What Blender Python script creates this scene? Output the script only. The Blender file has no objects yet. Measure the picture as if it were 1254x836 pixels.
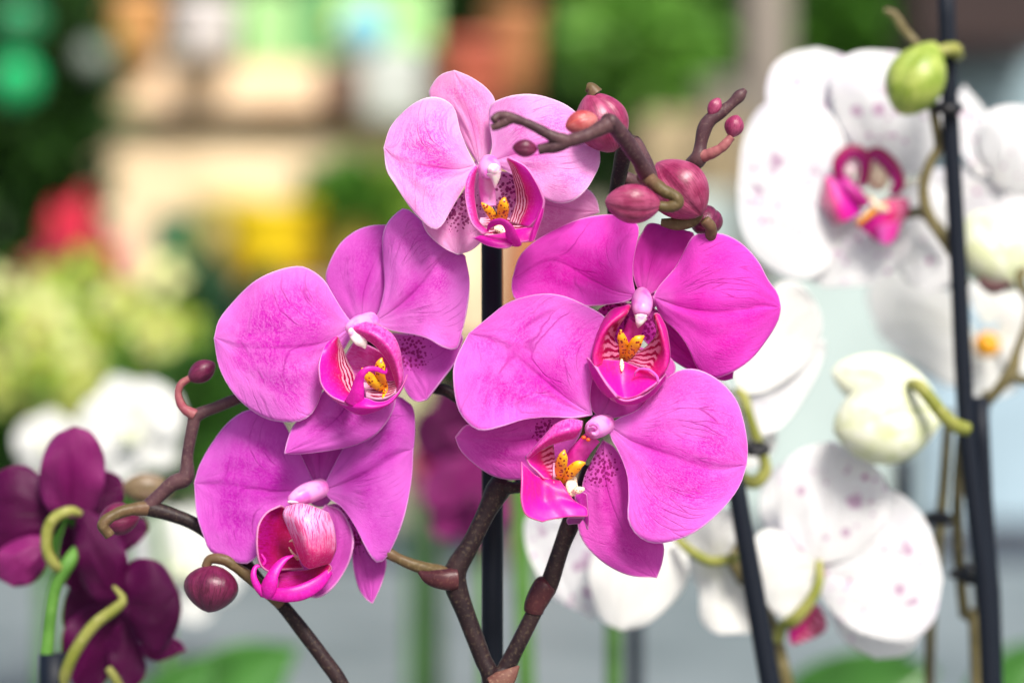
import bpy, math, random
import numpy as np
from mathutils import Vector
random.seed(7); rng = np.random.default_rng(7)
SC = bpy.context.scene
COL = SC.collection
F = 3135.0            # focal length in photo pixels (90 mm on 36 mm, 1254 px)
CX, CY = 627.0, 418.0
H = 1.20              # camera height
D0 = 0.80             # distance of the pink flowers
BENCH = 0.75          # bench top height

def W(x, y, z=0.0, d=D0):
    """photo pixel + distance (d metres, z mm nearer) -> a point of the place"""
    dep = d - z/1000.0
    return np.array([(x-CX)/F*dep, dep, H-(y-CY)/F*dep])

# ------------------------------------------------------------------ objects
ORG = {}
STEMK, CALK = .84, .80
def reg(o, org, parent):
    org = np.array(org, float); COL.objects.link(o)
    if parent is not None:
        o.parent = parent; o.location = org-ORG[parent.name]
    else:
        o.location = org
    ORG[o.name] = org
    return o
def tag(o, label=None, cat=None, group=None, kind=None):
    if label: o['label'] = label
    if cat: o['category'] = cat
    if group: o['group'] = group
    if kind: o['kind'] = kind
    return o
def empty(name, org, parent=None):
    o = bpy.data.objects.new(name, None); o.empty_display_size = .01
    return reg(o, org, parent)
def build(name, V, faces, mat, parent=None, uv=None, attrs=None, org=None, thick=0, smooth=True, sub=0, rough=0):
    V = np.asarray(V, float)
    if org is None:
        org = V.mean(0)
    me = bpy.data.meshes.new(name)
    me.from_pydata([tuple(p) for p in (V-org)], [], [tuple(int(i) for i in f) for f in faces])
    me.materials.append(mat)
    if uv is not None:
        l = me.uv_layers.new(name='UVMap')
        idx = np.empty(len(me.loops), dtype=np.int32); me.loops.foreach_get('vertex_index', idx)
        l.data.foreach_set('uv', np.asarray(uv, float)[idx].ravel())
    for k, a in (attrs or {}).items():
        at = me.attributes.new(k, 'FLOAT', 'POINT'); at.data.foreach_set('value', np.asarray(a, float).ravel())
    if smooth:
        me.polygons.foreach_set('use_smooth', [True]*len(me.polygons))
    me.update()
    o = bpy.data.objects.new(name, me)
    reg(o, org, parent)
    if thick:
        m = o.modifiers.new('thickness', 'SOLIDIFY'); m.thickness = thick; m.offset = 0
    if sub:
        m = o.modifiers.new('sub', 'SUBSURF'); m.levels = sub; m.render_levels = sub
    return o

def cr(P, n):
    """Catmull-Rom through the rows of P, resampled to n by index"""
    P = np.asarray(P, float); k = len(P)
    if k == 1: return np.repeat(P, n, 0)
    Q = np.concatenate([[2*P[0]-P[1]], P, [2*P[-1]-P[-2]]])
    t = np.linspace(0, k-1, n); i = np.minimum(t.astype(int), k-2); f = t-i
    f = f.reshape((-1,)+(1,)*(P.ndim-1))
    a, b, c, e = Q[i], Q[i+1], Q[i+2], Q[i+3]
    return .5*((2*b)+(-a+c)*f+(2*a-5*b+4*c-e)*f*f+(-a+3*b-3*c+e)*f**3)
def arc(P, n, dense=160):
    C = cr(P, dense); s = np.r_[0, np.cumsum(np.linalg.norm(np.diff(C, axis=0), axis=1))]
    t = np.linspace(0, s[-1], n)
    return np.stack([np.interp(t, s, C[:, j]) for j in range(C.shape[1])], 1)
def gridfaces(nu, nv, wrap=False):
    f = []
    for i in range(nu-1):
        for j in range(nv if wrap else nv-1):
            k = (j+1) % nv
            f.append((i*nv+j, i*nv+k, (i+1)*nv+k, (i+1)*nv+j))
    return f

class T:            # a crop of the photograph: origin, scale, distance
    def __init__(s, x0=0, y0=0, k=1.0, d=D0): s.x0, s.y0, s.k, s.d = x0, y0, k, d
    def p(s, x, y): return (s.x0+x/s.k, s.y0+y/s.k)
    def w(s, x, y, z=0): a = s.p(x, y); return W(a[0], a[1], z, s.d)

def petal(name, parent, t, base, L, tip, R, mat, mid=None, zm=(0, 2, 1), zl=0, zr=0, wav=.5, wn=2.5, ph=0,
          spot=None, thick=.0005, nu=34, nv=33, crease=.5, label=None, tipw=1.0, cup=0):
    """a petal: two edges base->tip, a midrib, its own depth profile, rounded in depth"""
    b, e = np.array(base, float), np.array(tip, float)
    def order(Q):
        h = lambda A, B: math.hypot(A[0]-B[0], A[1]-B[1])
        return Q if len(Q) < 2 or h(Q[0], b)+h(Q[-1], e) <= h(Q[-1], b)+h(Q[0], e) else Q[::-1]
    L, R = order(L), order(R)
    Lc = arc([b]+[np.array(q, float) for q in L]+[e], nu); Rc = arc([b]+[np.array(q, float) for q in R]+[e], nu)
    M = arc([b]+[np.array(q, float) for q in (mid or [(b*.5+e*.5)])]+[e], nu)
    v = np.linspace(-1, 1, nv); u = np.linspace(0, 1, nu)
    u2 = np.sin(u*np.pi/2)**.9 if False else u
    P2 = np.empty((nu, nv, 2))
    for j, vv in enumerate(v):
        a = abs(vv); E = Lc if vv < 0 else Rc
        P2[:, j] = M*(1-a)+E*a
    zmid = cr([[q] for q in zm], nu)[:, 0]
    U, Vv = np.meshgrid(u, v, indexing='ij'); A = np.abs(Vv)
    bell = np.sin(np.pi*np.clip(U, 0, 1))**.6
    wav = wav*1.35; Z = zmid[:, None]+np.where(Vv < 0, zl, zr)*A**2*bell
    Z += wav*A**3*np.sin(U*wn*2*np.pi+ph+np.sign(Vv)*1.3)*bell
    Z += cup*(1-A**2)*bell
    Z -= crease*np.exp(-(Vv/.07)**2)*np.sin(np.pi*U)**.5*(1-U*.6)
    Z += .22*np.sin(Vv*17+ph+U*3)*bell*(1-A)+.18*np.sin(Vv*9+U*11+ph)*bell
    V = np.empty((nu*nv, 3)); px = P2.reshape(-1, 2); zz = Z.ravel()
    dep = t.d-zz/1000
    X = t.x0+px[:, 0]/t.k; Y = t.y0+px[:, 1]/t.k
    V[:, 0] = (X-CX)/F*dep; V[:, 1] = dep; V[:, 2] = H-(Y-CY)/F*dep
    bd = np.concatenate([Lc, Rc])
    dist = np.min(np.linalg.norm(px[:, None]-bd[None], axis=2), 1)/t.k/F*t.d*1000   # mm to the edge
    sp = np.zeros(nu*nv)
    if spot:
        for (sx, sy, sr) in spot:
            sp = np.maximum(sp, np.clip(1.9-np.hypot(px[:, 0]-sx, px[:, 1]-sy)/sr*.95, 0, 1))
    fr = np.hypot(px[:, 0]-b[0], px[:, 1]-b[1])/t.k/F*t.d*1000
    dm = M[min(nu-1, nu//3)]-b; ang = np.arctan2(px[:, 1]-b[1], px[:, 0]-b[0])-math.atan2(dm[1], dm[0])
    ang = (ang+math.pi) % (2*math.pi)-math.pi
    o = build(name, V, gridfaces(nu, nv), mat, parent, uv=np.stack([U.ravel(), Vv.ravel()*.5+.5], 1),
              attrs={'edge': dist, 'spot': sp, 'fromb': fr, 'ang': ang*(.55+.45*np.exp(-fr/25))+ .5*Vv.ravel()}, org=t.w(b[0], b[1], zm[0]), thick=thick)
    if label: o['label'] = label
    return o

def loft(name, parent, t, rows, mat, nu=26, nv=26, thick=.0006, org=None, label=None):
    R = np.array([cr(np.array(r, float), nv) for r in rows]); G = cr(R, nu)
    V = np.array([t.w(*q) for q in G.reshape(-1, 3)])
    U, Vv = np.meshgrid(np.linspace(0, 1, nu), np.linspace(0, 1, nv), indexing='ij')
    px = G[..., :2].reshape(-1, 2); bd = np.concatenate([G[0, :, :2], G[-1, :, :2], G[:, 0, :2], G[:, -1, :2]])
    dist = np.min(np.linalg.norm(px[:, None]-bd[None], axis=2), 1)/t.k/F*t.d*1000
    o = build(name, V, gridfaces(nu, nv), mat, parent, uv=np.stack([U.ravel(), Vv.ravel()], 1), attrs={'edge': dist}, thick=thick)
    if label: o['label'] = label
    return o

def tubeV(P, R, n=40, m=14, flat=1.0, bump=0):
    """world points P, radii R (metres) -> verts/faces/uv of a closed tube"""
    PR = arc(np.c_[np.array(P), np.array(R)], n) if len(P) > 1 else None
    C, r = PR[:, :3], np.maximum(PR[:, 3], 1e-5)
    Tn = np.gradient(C, axis=0); Tn /= np.linalg.norm(Tn, axis=1)[:, None]+1e-12
    a = np.array([0, -1, 0.0]); a = a-Tn[0]*a.dot(Tn[0])
    if np.linalg.norm(a) < .2: a = np.array([1.0, 0, 0]); a = a-Tn[0]*a.dot(Tn[0])
    V = []; uv = []; th = np.linspace(0, 2*np.pi, m, endpoint=False)
    for i in range(n):
        a = a-Tn[i]*a.dot(Tn[i]); a /= np.linalg.norm(a); b = np.cross(Tn[i], a)
        k = 1+bump*(math.sin(i/n*19)+math.sin(i/n*7.3+1)+.5*math.sin(i/n*41))*.38
        for q in th:
            V.append(C[i]+r[i]*k*(math.cos(q)*a*flat+math.sin(q)*b)); uv.append((i/(n-1), q/6.2832))
    f = gridfaces(n, m, True)
    V.append(C[0]); V.append(C[-1]); uv += [(0, 0), (1, 0)]
    k0, k1 = n*m, n*m+1
    for j in range(m):
        f.append((k0, (j+1) % m, j)); f.append((k1, (n-1)*m+j, (n-1)*m+(j+1) % m))
    return np.array(V), f, np.array(uv)
def tube(name, parent, t, pts, mat, n=40, m=14, flat=1.0, bump=0, label=None):
    """pts: (x, y, z mm, radius mm) in crop t"""
    P = [t.w(q[0], q[1], q[2]) for q in pts]; R = [q[3]/1000*(STEMK if name in ('stem', 'pedicel', 'stem_node') else CALK if name == 'callus' else 1) for q in pts]
    V, f, uv = tubeV(P, R, n, m, flat, bump)
    o = build(name, V, f, mat, parent, uv=uv, attrs={'edge': np.full(len(V), 3.0)}, org=P[0])
    if label: o['label'] = label
    return o
def blob(name, parent, t, c, r, mat, label=None, rz=None):
    """ellipsoid c=(x,y,z) r=(px,px) in crop units"""
    C = t.w(*c); k = t.d/F/t.k; n, m = 14, 20; V = []; uv = []
    rd = rz/1000 if rz else (r[0]+r[1])/2*k
    for i in range(n):
        p = math.pi*i/(n-1)
        for j in range(m):
            q = 2*math.pi*j/m
            V.append(C+np.array([r[0]*k*math.sin(p)*math.cos(q), rd*math.sin(p)*math.sin(q), r[1]*k*math.cos(p)])); uv.append((i/(n-1), j/m))
    o = build(name, V, gridfaces(n, m, True), mat, parent, uv=uv, attrs={'edge': np.full(len(V), 3.0)}, org=C)
    if label: o['label'] = label
    return o
def bud(name, parent, t, a, b, wpx, mat, seams=3, ph=0, fat=.5, label=None, seamdepth=.1, flat=.92):
    """bud from stalk end a to tip b (x,y,z), width wpx, with the seams between its closed sepals"""
    A, B = t.w(*a), t.w(*b); n, m = 30, 48; ax = B-A; Ln = np.linalg.norm(ax); ax /= Ln
    e1 = np.array([0, -1.0, 0]); e1 -= ax*e1.dot(ax); e1 /= np.linalg.norm(e1); e2 = np.cross(ax, e1)
    Rr = wpx/2/t.k/F*t.d; V = []; uv = []
    for i in range(n):
        s = i/(n-1); prof = (math.sin(math.pi*s**(.5/fat if fat else 1)))**.62
        prof = max(prof, 0)
        for j in range(m):
            q = 2*math.pi*j/m+.25*s
            dq = (((q-ph)*seams/(2*math.pi)+.5) % 1-.5)*(2*math.pi)/seams
            rr = Rr*prof*(1-seamdepth*math.exp(-(dq/.12)**2)*.85+.03*math.cos(seams*(q-ph)+math.pi))
            V.append(A+ax*Ln*s+rr*(math.cos(q)*e1*flat+math.sin(q)*e2)); uv.append((s, (dq*seams/(2*math.pi))+.5))
    o = build(name, V, gridfaces(n, m, True), mat, parent, uv=uv, attrs={'edge': np.full(len(V), 3.0)}, org=A)
    if label: o['label'] = label
    return o

# ------------------------------------------------------------------ materials
class N:
    def __init__(s, name):
        s.m = bpy.data.materials.new(name); s.m.use_nodes = True; s.t = s.m.node_tree; s.t.nodes.clear()
        s.out = s.t.nodes.new('ShaderNodeOutputMaterial')
    def n(s, ty, **k):
        q = s.t.nodes.new('ShaderNode'+ty)
        for a, b in k.items(): setattr(q, a, b)
        return q
    def l(s, a, b): s.t.links.new(a, b)
    def _in(s, sock, v):
        if v is None: return
        if hasattr(v, 'links'): s.l(v, sock)
        elif isinstance(v, (tuple, list)): sock.default_value = tuple(v)+(1,) if len(v) == 3 and len(sock.default_value) == 4 else v
        else: sock.default_value = v
    def mth(s, op, a, b=None, c=None, clamp=False):
        q = s.n('Math', operation=op, use_clamp=clamp); s._in(q.inputs[0], a); s._in(q.inputs[1], b)
        if c is not None: s._in(q.inputs[2], c)
        return q.outputs[0]
    def mix(s, f, a, b, mode='MIX'):
        q = s.n('Mix', data_type='RGBA', blend_type=mode); s._in(q.inputs[0], f); s._in(q.inputs[6], a); s._in(q.inputs[7], b); return q.outputs[2]
    def rng(s, x, a, b, c=0.0, d=1.0):
        q = s.n('MapRange', interpolation_type='SMOOTHSTEP'); s._in(q.inputs[0], x)
        for i, v in enumerate((a, b, c, d)): q.inputs[i+1].default_value = v
        return q.outputs[0]
    def noise(s, vec, sc, det=2, rough=.5, dist=0):
        q = s.n('TexNoise'); s._in(q.inputs['Vector'], vec); q.inputs['Scale'].default_value = sc; q.inputs['Detail'].default_value = det
        q.inputs['Roughness'].default_value = rough; q.inputs['Distortion'].default_value = dist; return q.outputs[0]
    def vor(s, vec, sc, feat='F1', rnd=1.0):
        q = s.n('TexVoronoi', feature=feat); s._in(q.inputs['Vector'], vec); q.inputs['Scale'].default_value = sc
        q.inputs['Randomness'].default_value = rnd; return q.outputs['Distance']
    def uv(s):
        q = s.n('UVMap'); q.uv_map = 'UVMap'; x = s.n('SeparateXYZ'); s.l(q.outputs[0], x.inputs[0]); return x.outputs[0], x.outputs[1]
    def obj(s): return s.n('TexCoord').outputs['Object']
    def xyz(s, a, b, c=0.0):
        q = s.n('CombineXYZ'); s._in(q.inputs[0], a); s._in(q.inputs[1], b); s._in(q.inputs[2], c); return q.outputs[0]
    def at(s, n): q = s.n('Attribute', attribute_name=n); return q.outputs['Fac']
    def finish(s, col, rough=.5, spec=.35, transl=0, bump=None, bs=.3, bd=.0003, metal=0, coat=0, tcol=None, sheen=0):
        p = s.n('BsdfPrincipled'); s._in(p.inputs['Base Color'], col); s._in(p.inputs['Roughness'], rough)
        p.inputs['Specular IOR Level'].default_value = spec; p.inputs['Metallic'].default_value = metal
        p.inputs['Coat Weight'].default_value = coat; p.inputs['Sheen Weight'].default_value = sheen
        if bump is not None:
            b = s.n('Bump'); b.inputs['Strength'].default_value = bs; b.inputs['Distance'].default_value = bd
            s._in(b.inputs['Height'], bump); s.l(b.outputs[0], p.inputs['Normal'])
        sh = p.outputs[0]
        if transl:
            tr = s.n('BsdfTranslucent'); s._in(tr.inputs[0], tcol if tcol is not None else col)
            mx = s.n('MixShader'); mx.inputs[0].default_value = transl; s.l(sh, mx.inputs[1]); s.l(tr.outputs[0], mx.inputs[2]); sh = mx.outputs[0]
        s.l(sh, s.out.inputs[0]); return s.m

def petal_mat(name, main, light, vein, rim, spotc=(.25, .0, .12), basec=None, basemm=8, midc=None, mott=.5, transl=.44, rough=.5, spots=True,
              midw=.02, veinamt=.95, spotmode=0, blot=None):
    s = N(name); u, v = s.uv(); ob = s.obj()
    vv = s.mth('ABSOLUTE', s.mth('SUBTRACT', v, .5))              # 0 midrib, .5 edge
    big = s.noise(ob, 60, 3, .6)
    col = s.mix(s.mth('MULTIPLY', s.rng(big, .36, .68), .8), main, light)
    fine = s.noise(ob, 1500, 2, .7)
    warp = s.noise(ob, 300, 2)
    ag = s.at('ang'); fb = s.at('fromb')
    vc = s.xyz(s.mth('ADD', s.mth('MULTIPLY', ag, 26), s.mth('MULTIPLY', warp, 2.2)), s.mth('MULTIPLY', fb, .24))
    fib = s.noise(vc, 2.1, 4, .72, .5)
    gran = s.noise(ob, 2300, 2, .6)
    patch = s.rng(s.noise(ob, 45, 2), .35, .65, .6, .95)
    col = s.mix(s.mth('MULTIPLY', s.mth('MULTIPLY', s.rng(s.mth('ADD', s.mth('MULTIPLY', fine, .6), s.mth('MULTIPLY', gran, .4)), .44, .60), patch), mott*1.15), col, light)
    col = s.mix(s.mth('MULTIPLY', s.rng(fib, .46, .60), .5*mott*1.8), col, light)
    # veins: thin branching lines fanning with the petal
    vc2 = s.xyz(s.mth('ADD', s.mth('MULTIPLY', ag, 9), s.mth('MULTIPLY', s.noise(ob, 70, 3), 1.2)), s.mth('MULTIPLY', fb, .05))
    vd = s.n('TexVoronoi', feature='DISTANCE_TO_EDGE'); s.l(vc2, vd.inputs['Vector']); vd.inputs['Scale'].default_value = 1.0
    vl = s.mth('MULTIPLY', s.rng(vd.outputs['Distance'], .0, .06, 1, 0), s.rng(s.noise(ob, 110, 2), .42, .62))
    vl = s.mth('MULTIPLY', vl, s.mth('MULTIPLY', s.rng(u, .12, .4), s.rng(u, .95, .6)))
    col = s.mix(s.mth('MULTIPLY', vl, veinamt*.55), col, vein)
    if midc is None: midc = vein
    mw = s.mth('ADD', vv, s.mth('MULTIPLY', s.mth('SUBTRACT', warp, .5), .02))
    ml = s.mth('MULTIPLY', s.rng(mw, 0, midw, 1, 0), s.rng(u, .85, .3))
    halo = s.mth('MULTIPLY', s.rng(mw, 0, .16, 1, 0), s.mth('MULTIPLY', s.rng(u, .04, .25), s.rng(u, .9, .35)))
    col = s.mix(s.mth('MULTIPLY', halo, .55), col, main)
    col = s.mix(s.mth('MULTIPLY', ml, .6), col, midc)
    if basec: col = s.mix(s.mth('MULTIPLY', s.rng(s.mth('ADD', fb, s.mth('MULTIPLY', fib, 4)), 2, basemm+3, 1, 0), .75), col, basec)
    ed = s.at('edge')
    col = s.mix(s.mth('MULTIPLY', s.rng(s.mth('ADD', ed, s.mth('MULTIPLY', fine, 3)), 0, 12.0, 1, 0), .72), col, light)
    col = s.mix(s.mth('MULTIPLY', s.rng(ed, 0.05, .6, 1, 0), .75), col, rim)
    if spotmode:
        col = s.mix(s.mth('MULTIPLY', s.rng(s.mth('ADD', s.at('spot'), s.mth('MULTIPLY', s.mth('SUBTRACT', s.noise(ob, 260, 2), .5), .5)), .28, .75), .5), col, (.38, .05, .30))
    if spots:
        vs = s.vor(ob, 950); sm = s.mth('GREATER_THAN', s.mth('MULTIPLY', s.at('spot'), .50), vs)
        col = s.mix(s.mth('MULTIPLY', sm, .85), col, spotc)
    if blot:
        for (bc, sc, lo, hi, amt, off) in blot:
            mp = s.n('VectorMath', operation='ADD'); s.l(ob, mp.inputs[0]); mp.inputs[1].default_value = (off, off*2, 0)
            msk = s.rng(s.noise(mp.outputs[0], 34, 2), .46, .54) if sc > 60 else 1.0
            col = s.mix(s.mth('MULTIPLY', s.mth('MULTIPLY', s.rng(s.vor(mp.outputs[0], sc), lo, hi, 1, 0), amt), msk), col, bc)
    bmp = s.mth('ADD', s.mth('MULTIPLY', fib, .8), s.mth('ADD', s.mth('MULTIPLY', fine, .5), s.mth('MULTIPLY', s.mth('ADD', vl, ml), -.5)))
    return s.finish(col, rough, .16, transl, bmp, .75, .0004)

M = {}
HOT = (.80, .018, .46)
M['petA'] = petal_mat('petal_pale_pink', (0.78, 0.04, 0.56), (0.91, 0.46, 0.82), (0.48, 0.003, 0.34), (0.96, 0.82, 0.94), basec=(.9, .55, .85), mott=.75, midc=(.55, .01, .33))
M['sepA'] = petal_mat('sepal_pale_pink', (0.72, 0.04, 0.46), (0.88, 0.42, 0.72), (0.42, 0.003, 0.26), (0.95, 0.76, 0.9), basec=(.88, .5, .8), mott=.8)
M['petB'] = petal_mat('petal_orchid', (0.62, 0.01, 0.48), (0.8, 0.22, 0.72), (0.34, 0.001, 0.25), (0.92, 0.62, 0.9), basec=(.82, .38, .80), mott=.5)
M['sepB'] = petal_mat('sepal_orchid', (0.54, 0.014, 0.43), (0.7, 0.14, 0.62), (0.34, 0.002, 0.25), (0.88, 0.5, 0.84), basec=(.76, .25, .68), mott=.5)
M['petC'] = petal_mat('petal_violet', (0.52, 0.01, 0.44), (0.7, 0.15, 0.64), (0.26, 0.001, 0.2), (0.88, 0.52, 0.86), basec=(.74, .26, .74), mott=.35)
M['sepC'] = petal_mat('sepal_violet', (0.48, 0.008, 0.36), (0.66, 0.12, 0.56), (0.25, 0.001, 0.16), (0.88, 0.48, 0.8), basec=(.7, .2, .64), mott=.4)
M['petD'] = petal_mat('petal_magenta', (0.72, 0.004, 0.46), (0.8, 0.085, 0.63), (0.38, 0.001, 0.23), (0.92, 0.46, 0.82), basec=(.80, .30, .74), mott=.42)
M['sepD'] = petal_mat('sepal_magenta', (0.5, 0.004, 0.3), (0.66, 0.045, 0.47), (0.3, 0.001, 0.15), (0.84, 0.32, 0.68), basec=(.75, .22, .6), mott=.35)
M['petE'] = petal_mat('petal_bright_pink', (0.69, 0.006, 0.49), (0.82, 0.185, 0.73), (0.38, 0.001, 0.27), (0.93, 0.58, 0.9), basec=(.84, .40, .80), mott=.6)
M['sepE'] = petal_mat('sepal_bright_pink', (0.56, 0.008, 0.38), (0.74, 0.12, 0.58), (0.3, 0.001, 0.2), (0.9, 0.46, 0.78), basec=(.76, .25, .66), mott=.5)

def lip_mat(name, main, deep, pale, stripes=0, stc=(.80, .42, .58), sx=False, inner=0, rim=(.88, .45, .75), axis='v', vein=0, rough=.42, transl=.34, lo=.55):
    """deep colour towards one side (inner=0/1 of v), pale striped throat there if stripes"""
    s = N(name); u, v = s.uv(); ob = s.obj(); x = v if axis == 'v' else u; y = u if axis == 'v' else v
    if inner == 0: x = s.mth('SUBTRACT', 1.0, x)
    nz = s.noise(ob, 220, 3, .6)
    col = s.mix(s.rng(s.mth('ADD', x, s.mth('MULTIPLY', s.mth('SUBTRACT', nz, .5), .5)), .15, .75), main, deep)
    fine = s.noise(ob, 1400, 2, .7)
    col = s.mix(s.mth('MULTIPLY', s.rng(fine, .45, .75), .3), col, pale)
    if stripes:
        pz = s.rng(s.mth('ADD', x, s.mth('MULTIPLY', s.mth('SUBTRACT', nz, .5), .35)), lo, lo+.15)
        wv = s.mth('SINE', s.mth('ADD', s.mth('ADD', s.mth('MULTIPLY', x if sx else y, stripes*6.28), s.mth('MULTIPLY', y, 3.0 if sx else 0)), s.mth('MULTIPLY', nz, 12)))
        wv = s.mth('ADD', wv, s.mth('MULTIPLY', s.mth('SUBTRACT', s.noise(ob, 500, 2), .5), 2.2))
        stcol = s.mix(s.rng(wv, -.3, .5), stc, (.36, .0, .06))
        col = s.mix(pz, col, stcol)
    if vein:
        wv = s.noise(s.xyz(s.mth('MULTIPLY', y, vein), s.mth('MULTIPLY', x, 2)), 2.5, 3, .6, .5)
        col = s.mix(s.mth('MULTIPLY', s.rng(wv, .5, .58), .8), col, deep)
    col = s.mix(s.mth('MULTIPLY', s.rng(s.at('edge'), .0, .32, 1, 0), .55), col, rim)
    return s.finish(col, rough, .45, transl, s.mth('ADD', nz, s.mth('MULTIPLY', fine, .4)), .35, .0003)
M['lobe'] = lip_mat('lip_lobe_magenta', (.72, .006, .44), (.62, .001, .11), (.80, .12, .58), stripes=12, sx=True, inner=1, lo=.62)
M['lobe0'] = lip_mat('lip_lobe_mirrored', (.74, .006, .48), (.66, .002, .14), (.82, .16, .62), stripes=11, sx=True, inner=0, lo=.55)
M['lobered'] = lip_mat('lip_lobe_crimson', (.72, .008, .34), (.60, .003, .08), (.8, .12, .4), stripes=7, stc=(.78, .22, .42), inner=1, lo=.52)
M['hood'] = lip_mat('lip_hood_pink', (.78, .13, .56), (.70, .02, .34), (.88, .45, .76), inner=1, vein=14)
M['hoodpale'] = lip_mat('lip_hood_pale', (.86, .42, .72), (.78, .01, .22), (.90, .6, .8), inner=1, axis='u', vein=16, lo=.5)
M['darklobe'] = lip_mat('lip_lobe_deep', (.46, .002, .24), (.34, .0, .07), (.62, .03, .34), inner=1, vein=18)
M['mid'] = lip_mat('lip_mid_hot_pink', (.84, .006, .27), (.82, .004, .40), (.88, .06, .42), inner=1, axis='u', vein=7, rim=(.88, .25, .62))
M['midviolet'] = lip_mat('lip_mid_violet_pink', (.72, .006, .44), (.64, .004, .36), (.8, .1, .56), inner=1, vein=7, rim=(.85, .35, .70))
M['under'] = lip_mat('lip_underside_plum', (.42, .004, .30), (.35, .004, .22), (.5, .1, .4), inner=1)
M['floor'] = lip_mat('lip_throat_striped', (.85, .45, .62), (.85, .5, .6), (.9, .6, .7), stripes=6, inner=1, lo=.05)

s = N('callus_yellow'); ob = s.obj()
sp = s.rng(s.vor(ob, 850), .30, .36, 1, 0)
col = s.mix(sp, s.mix(s.rng(s.noise(ob, 300, 2), .4, .6), (.90, .46, .008), (.88, .30, .005)), (.26, .006, .006))
M['callus'] = s.finish(col, .35, .5, .1, s.noise(ob, 900, 2), .3)
s = N('callus_cream'); ob = s.obj()
M['cream'] = s.finish(s.mix(s.rng(s.vor(ob, 1300), .22, .32, 1, 0), (.85, .70, .5), (.4, .08, .04)), .4, .5, .1)
s = N('anther_white'); ob = s.obj()
M['anther'] = s.finish(s.mix(s.rng(s.noise(ob, 350, 2), .45, .65), (.88, .78, .74), (.85, .40, .66)), .35, .5, .15)
s = N('column_pink'); ob = s.obj()
M['column'] = s.finish(s.mix(s.rng(s.noise(ob, 260, 3), .4, .65), (.86, .36, .72), (.80, .16, .60)), .4, .5, .25, s.noise(ob, 900), .2)
s = N('column_deep'); ob = s.obj()
M['coldeep'] = s.finish(s.mix(s.rng(s.noise(ob, 260, 3), .4, .65), (.68, .04, .38), (.55, .01, .26)), .4, .5, .2)
s = N('pollen_orange'); M['pollen'] = s.finish((.80, .08, .01), .4)

def bark_mat(name, a, b, c, rough=.5, sc=900):
    s = N(name); ob = s.obj(); n1 = s.noise(ob, sc, 3, .7); n2 = s.noise(ob, 90, 3)
    col = s.mix(s.rng(n2, .35, .65), a, b); col = s.mix(s.mth('MULTIPLY', s.rng(n1, .52, .68), .55), col, c)
    return s.finish(col, rough, .2, 0, n1, .35, .0003)
M['stem'] = bark_mat('stem_brown_purple', (.014, .007, .009), (.028, .014, .015), (.085, .062, .04))
M['stemup'] = bark_mat('stem_mauve_brown', (.055, .024, .032), (.085, .040, .045), (.15, .09, .08), .45)
M['pedic'] = bark_mat('pedicel_olive', (.085, .060, .024), (.12, .065, .038), (.18, .13, .065), .45, 500)
M['pedpink'] = bark_mat('pedicel_pink', (.24, .050, .075), (.26, .085, .09), (.32, .16, .13), .45, 500)
M['node'] = bark_mat('stem_node_plum', (.042, .011, .015), (.070, .020, .024), (.12, .05, .04), .35)
M['bract'] = bark_mat('bract_tan', (.10, .035, .03), (.15, .07, .05), (.25, .15, .10), .6)
M['wstem'] = bark_mat('stem_olive', (.09, .075, .03), (.15, .125, .055), (.24, .20, .12), .5, 300)
M['wstemdk'] = bark_mat('stem_olive_dark', (.060, .055, .028), (.11, .095, .045), (.16, .14, .08), .5, 300)
M['green'] = bark_mat('stem_fresh_green', (.055, .15, .022), (.085, .21, .035), (.13, .27, .06), .5, 300)
M['lime'] = bark_mat('pedicel_lime', (.17, .19, .03), (.27, .27, .07), (.36, .34, .14), .5, 300)

def bud_mat(name, a, b, vein, tipc, rough=.38, amt=.6):
    s = N(name); u, v = s.uv(); ob = s.obj()
    col = s.mix(s.rng(s.noise(ob, 150, 3), .35, .65), a, b)
    w = s.noise(s.xyz(s.mth('MULTIPLY', v, 16), s.mth('MULTIPLY', u, 1.5)), 2, 3, .6)
    col = s.mix(s.mth('MULTIPLY', s.rng(w, .48, .62), amt), col, vein)
    seam = s.rng(s.mth('ABSOLUTE', s.mth('SUBTRACT', v, .5)), .0, .06, 1, 0)
    col = s.mix(s.mth('MULTIPLY', seam, .28), col, tipc)
    fine = s.noise(ob, 1200, 2, .7); col = s.mix(s.mth('MULTIPLY', s.rng(fine, .5, .75), .25), col, b)
    return s.finish(col, rough, .45, .08, s.mth('ADD', w, fine), .3, .0003)
M['bud'] = bud_mat('bud_rose', (.23, .015, .070), (.37, .065, .15), (.13, .005, .036), (.10, .004, .028), .34, .7)
M['buddk'] = bud_mat('bud_maroon', (.10, .005, .035), (.16, .016, .062), (.045, .002, .015), (.04, .002, .012), .34, .75)
M['budorange'] = bud_mat('bud_salmon', (.34, .040, .045), (.50, .17, .16), (.40, .03, .05), (.7, .15, .05))
M['budgreen'] = bud_mat('bud_lime_speckled', (.20, .29, .03), (.36, .43, .09), (.15, .19, .03), (.25, .34, .06), amt=.3)
M['budwhite'] = bud_mat('bud_white_green', (.62, .66, .42), (.76, .77, .64), (.48, .56, .14), (.42, .50, .10), amt=.35)
M['budolive'] = bud_mat('bud_olive', (.15, .11, .05), (.22, .16, .09), (.12, .05, .05), (.1, .07, .04))
M['budplum'] = bud_mat('bud_plum', (.14, .008, .06), (.24, .03, .13), (.10, .004, .04), (.08, .005, .03))

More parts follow.
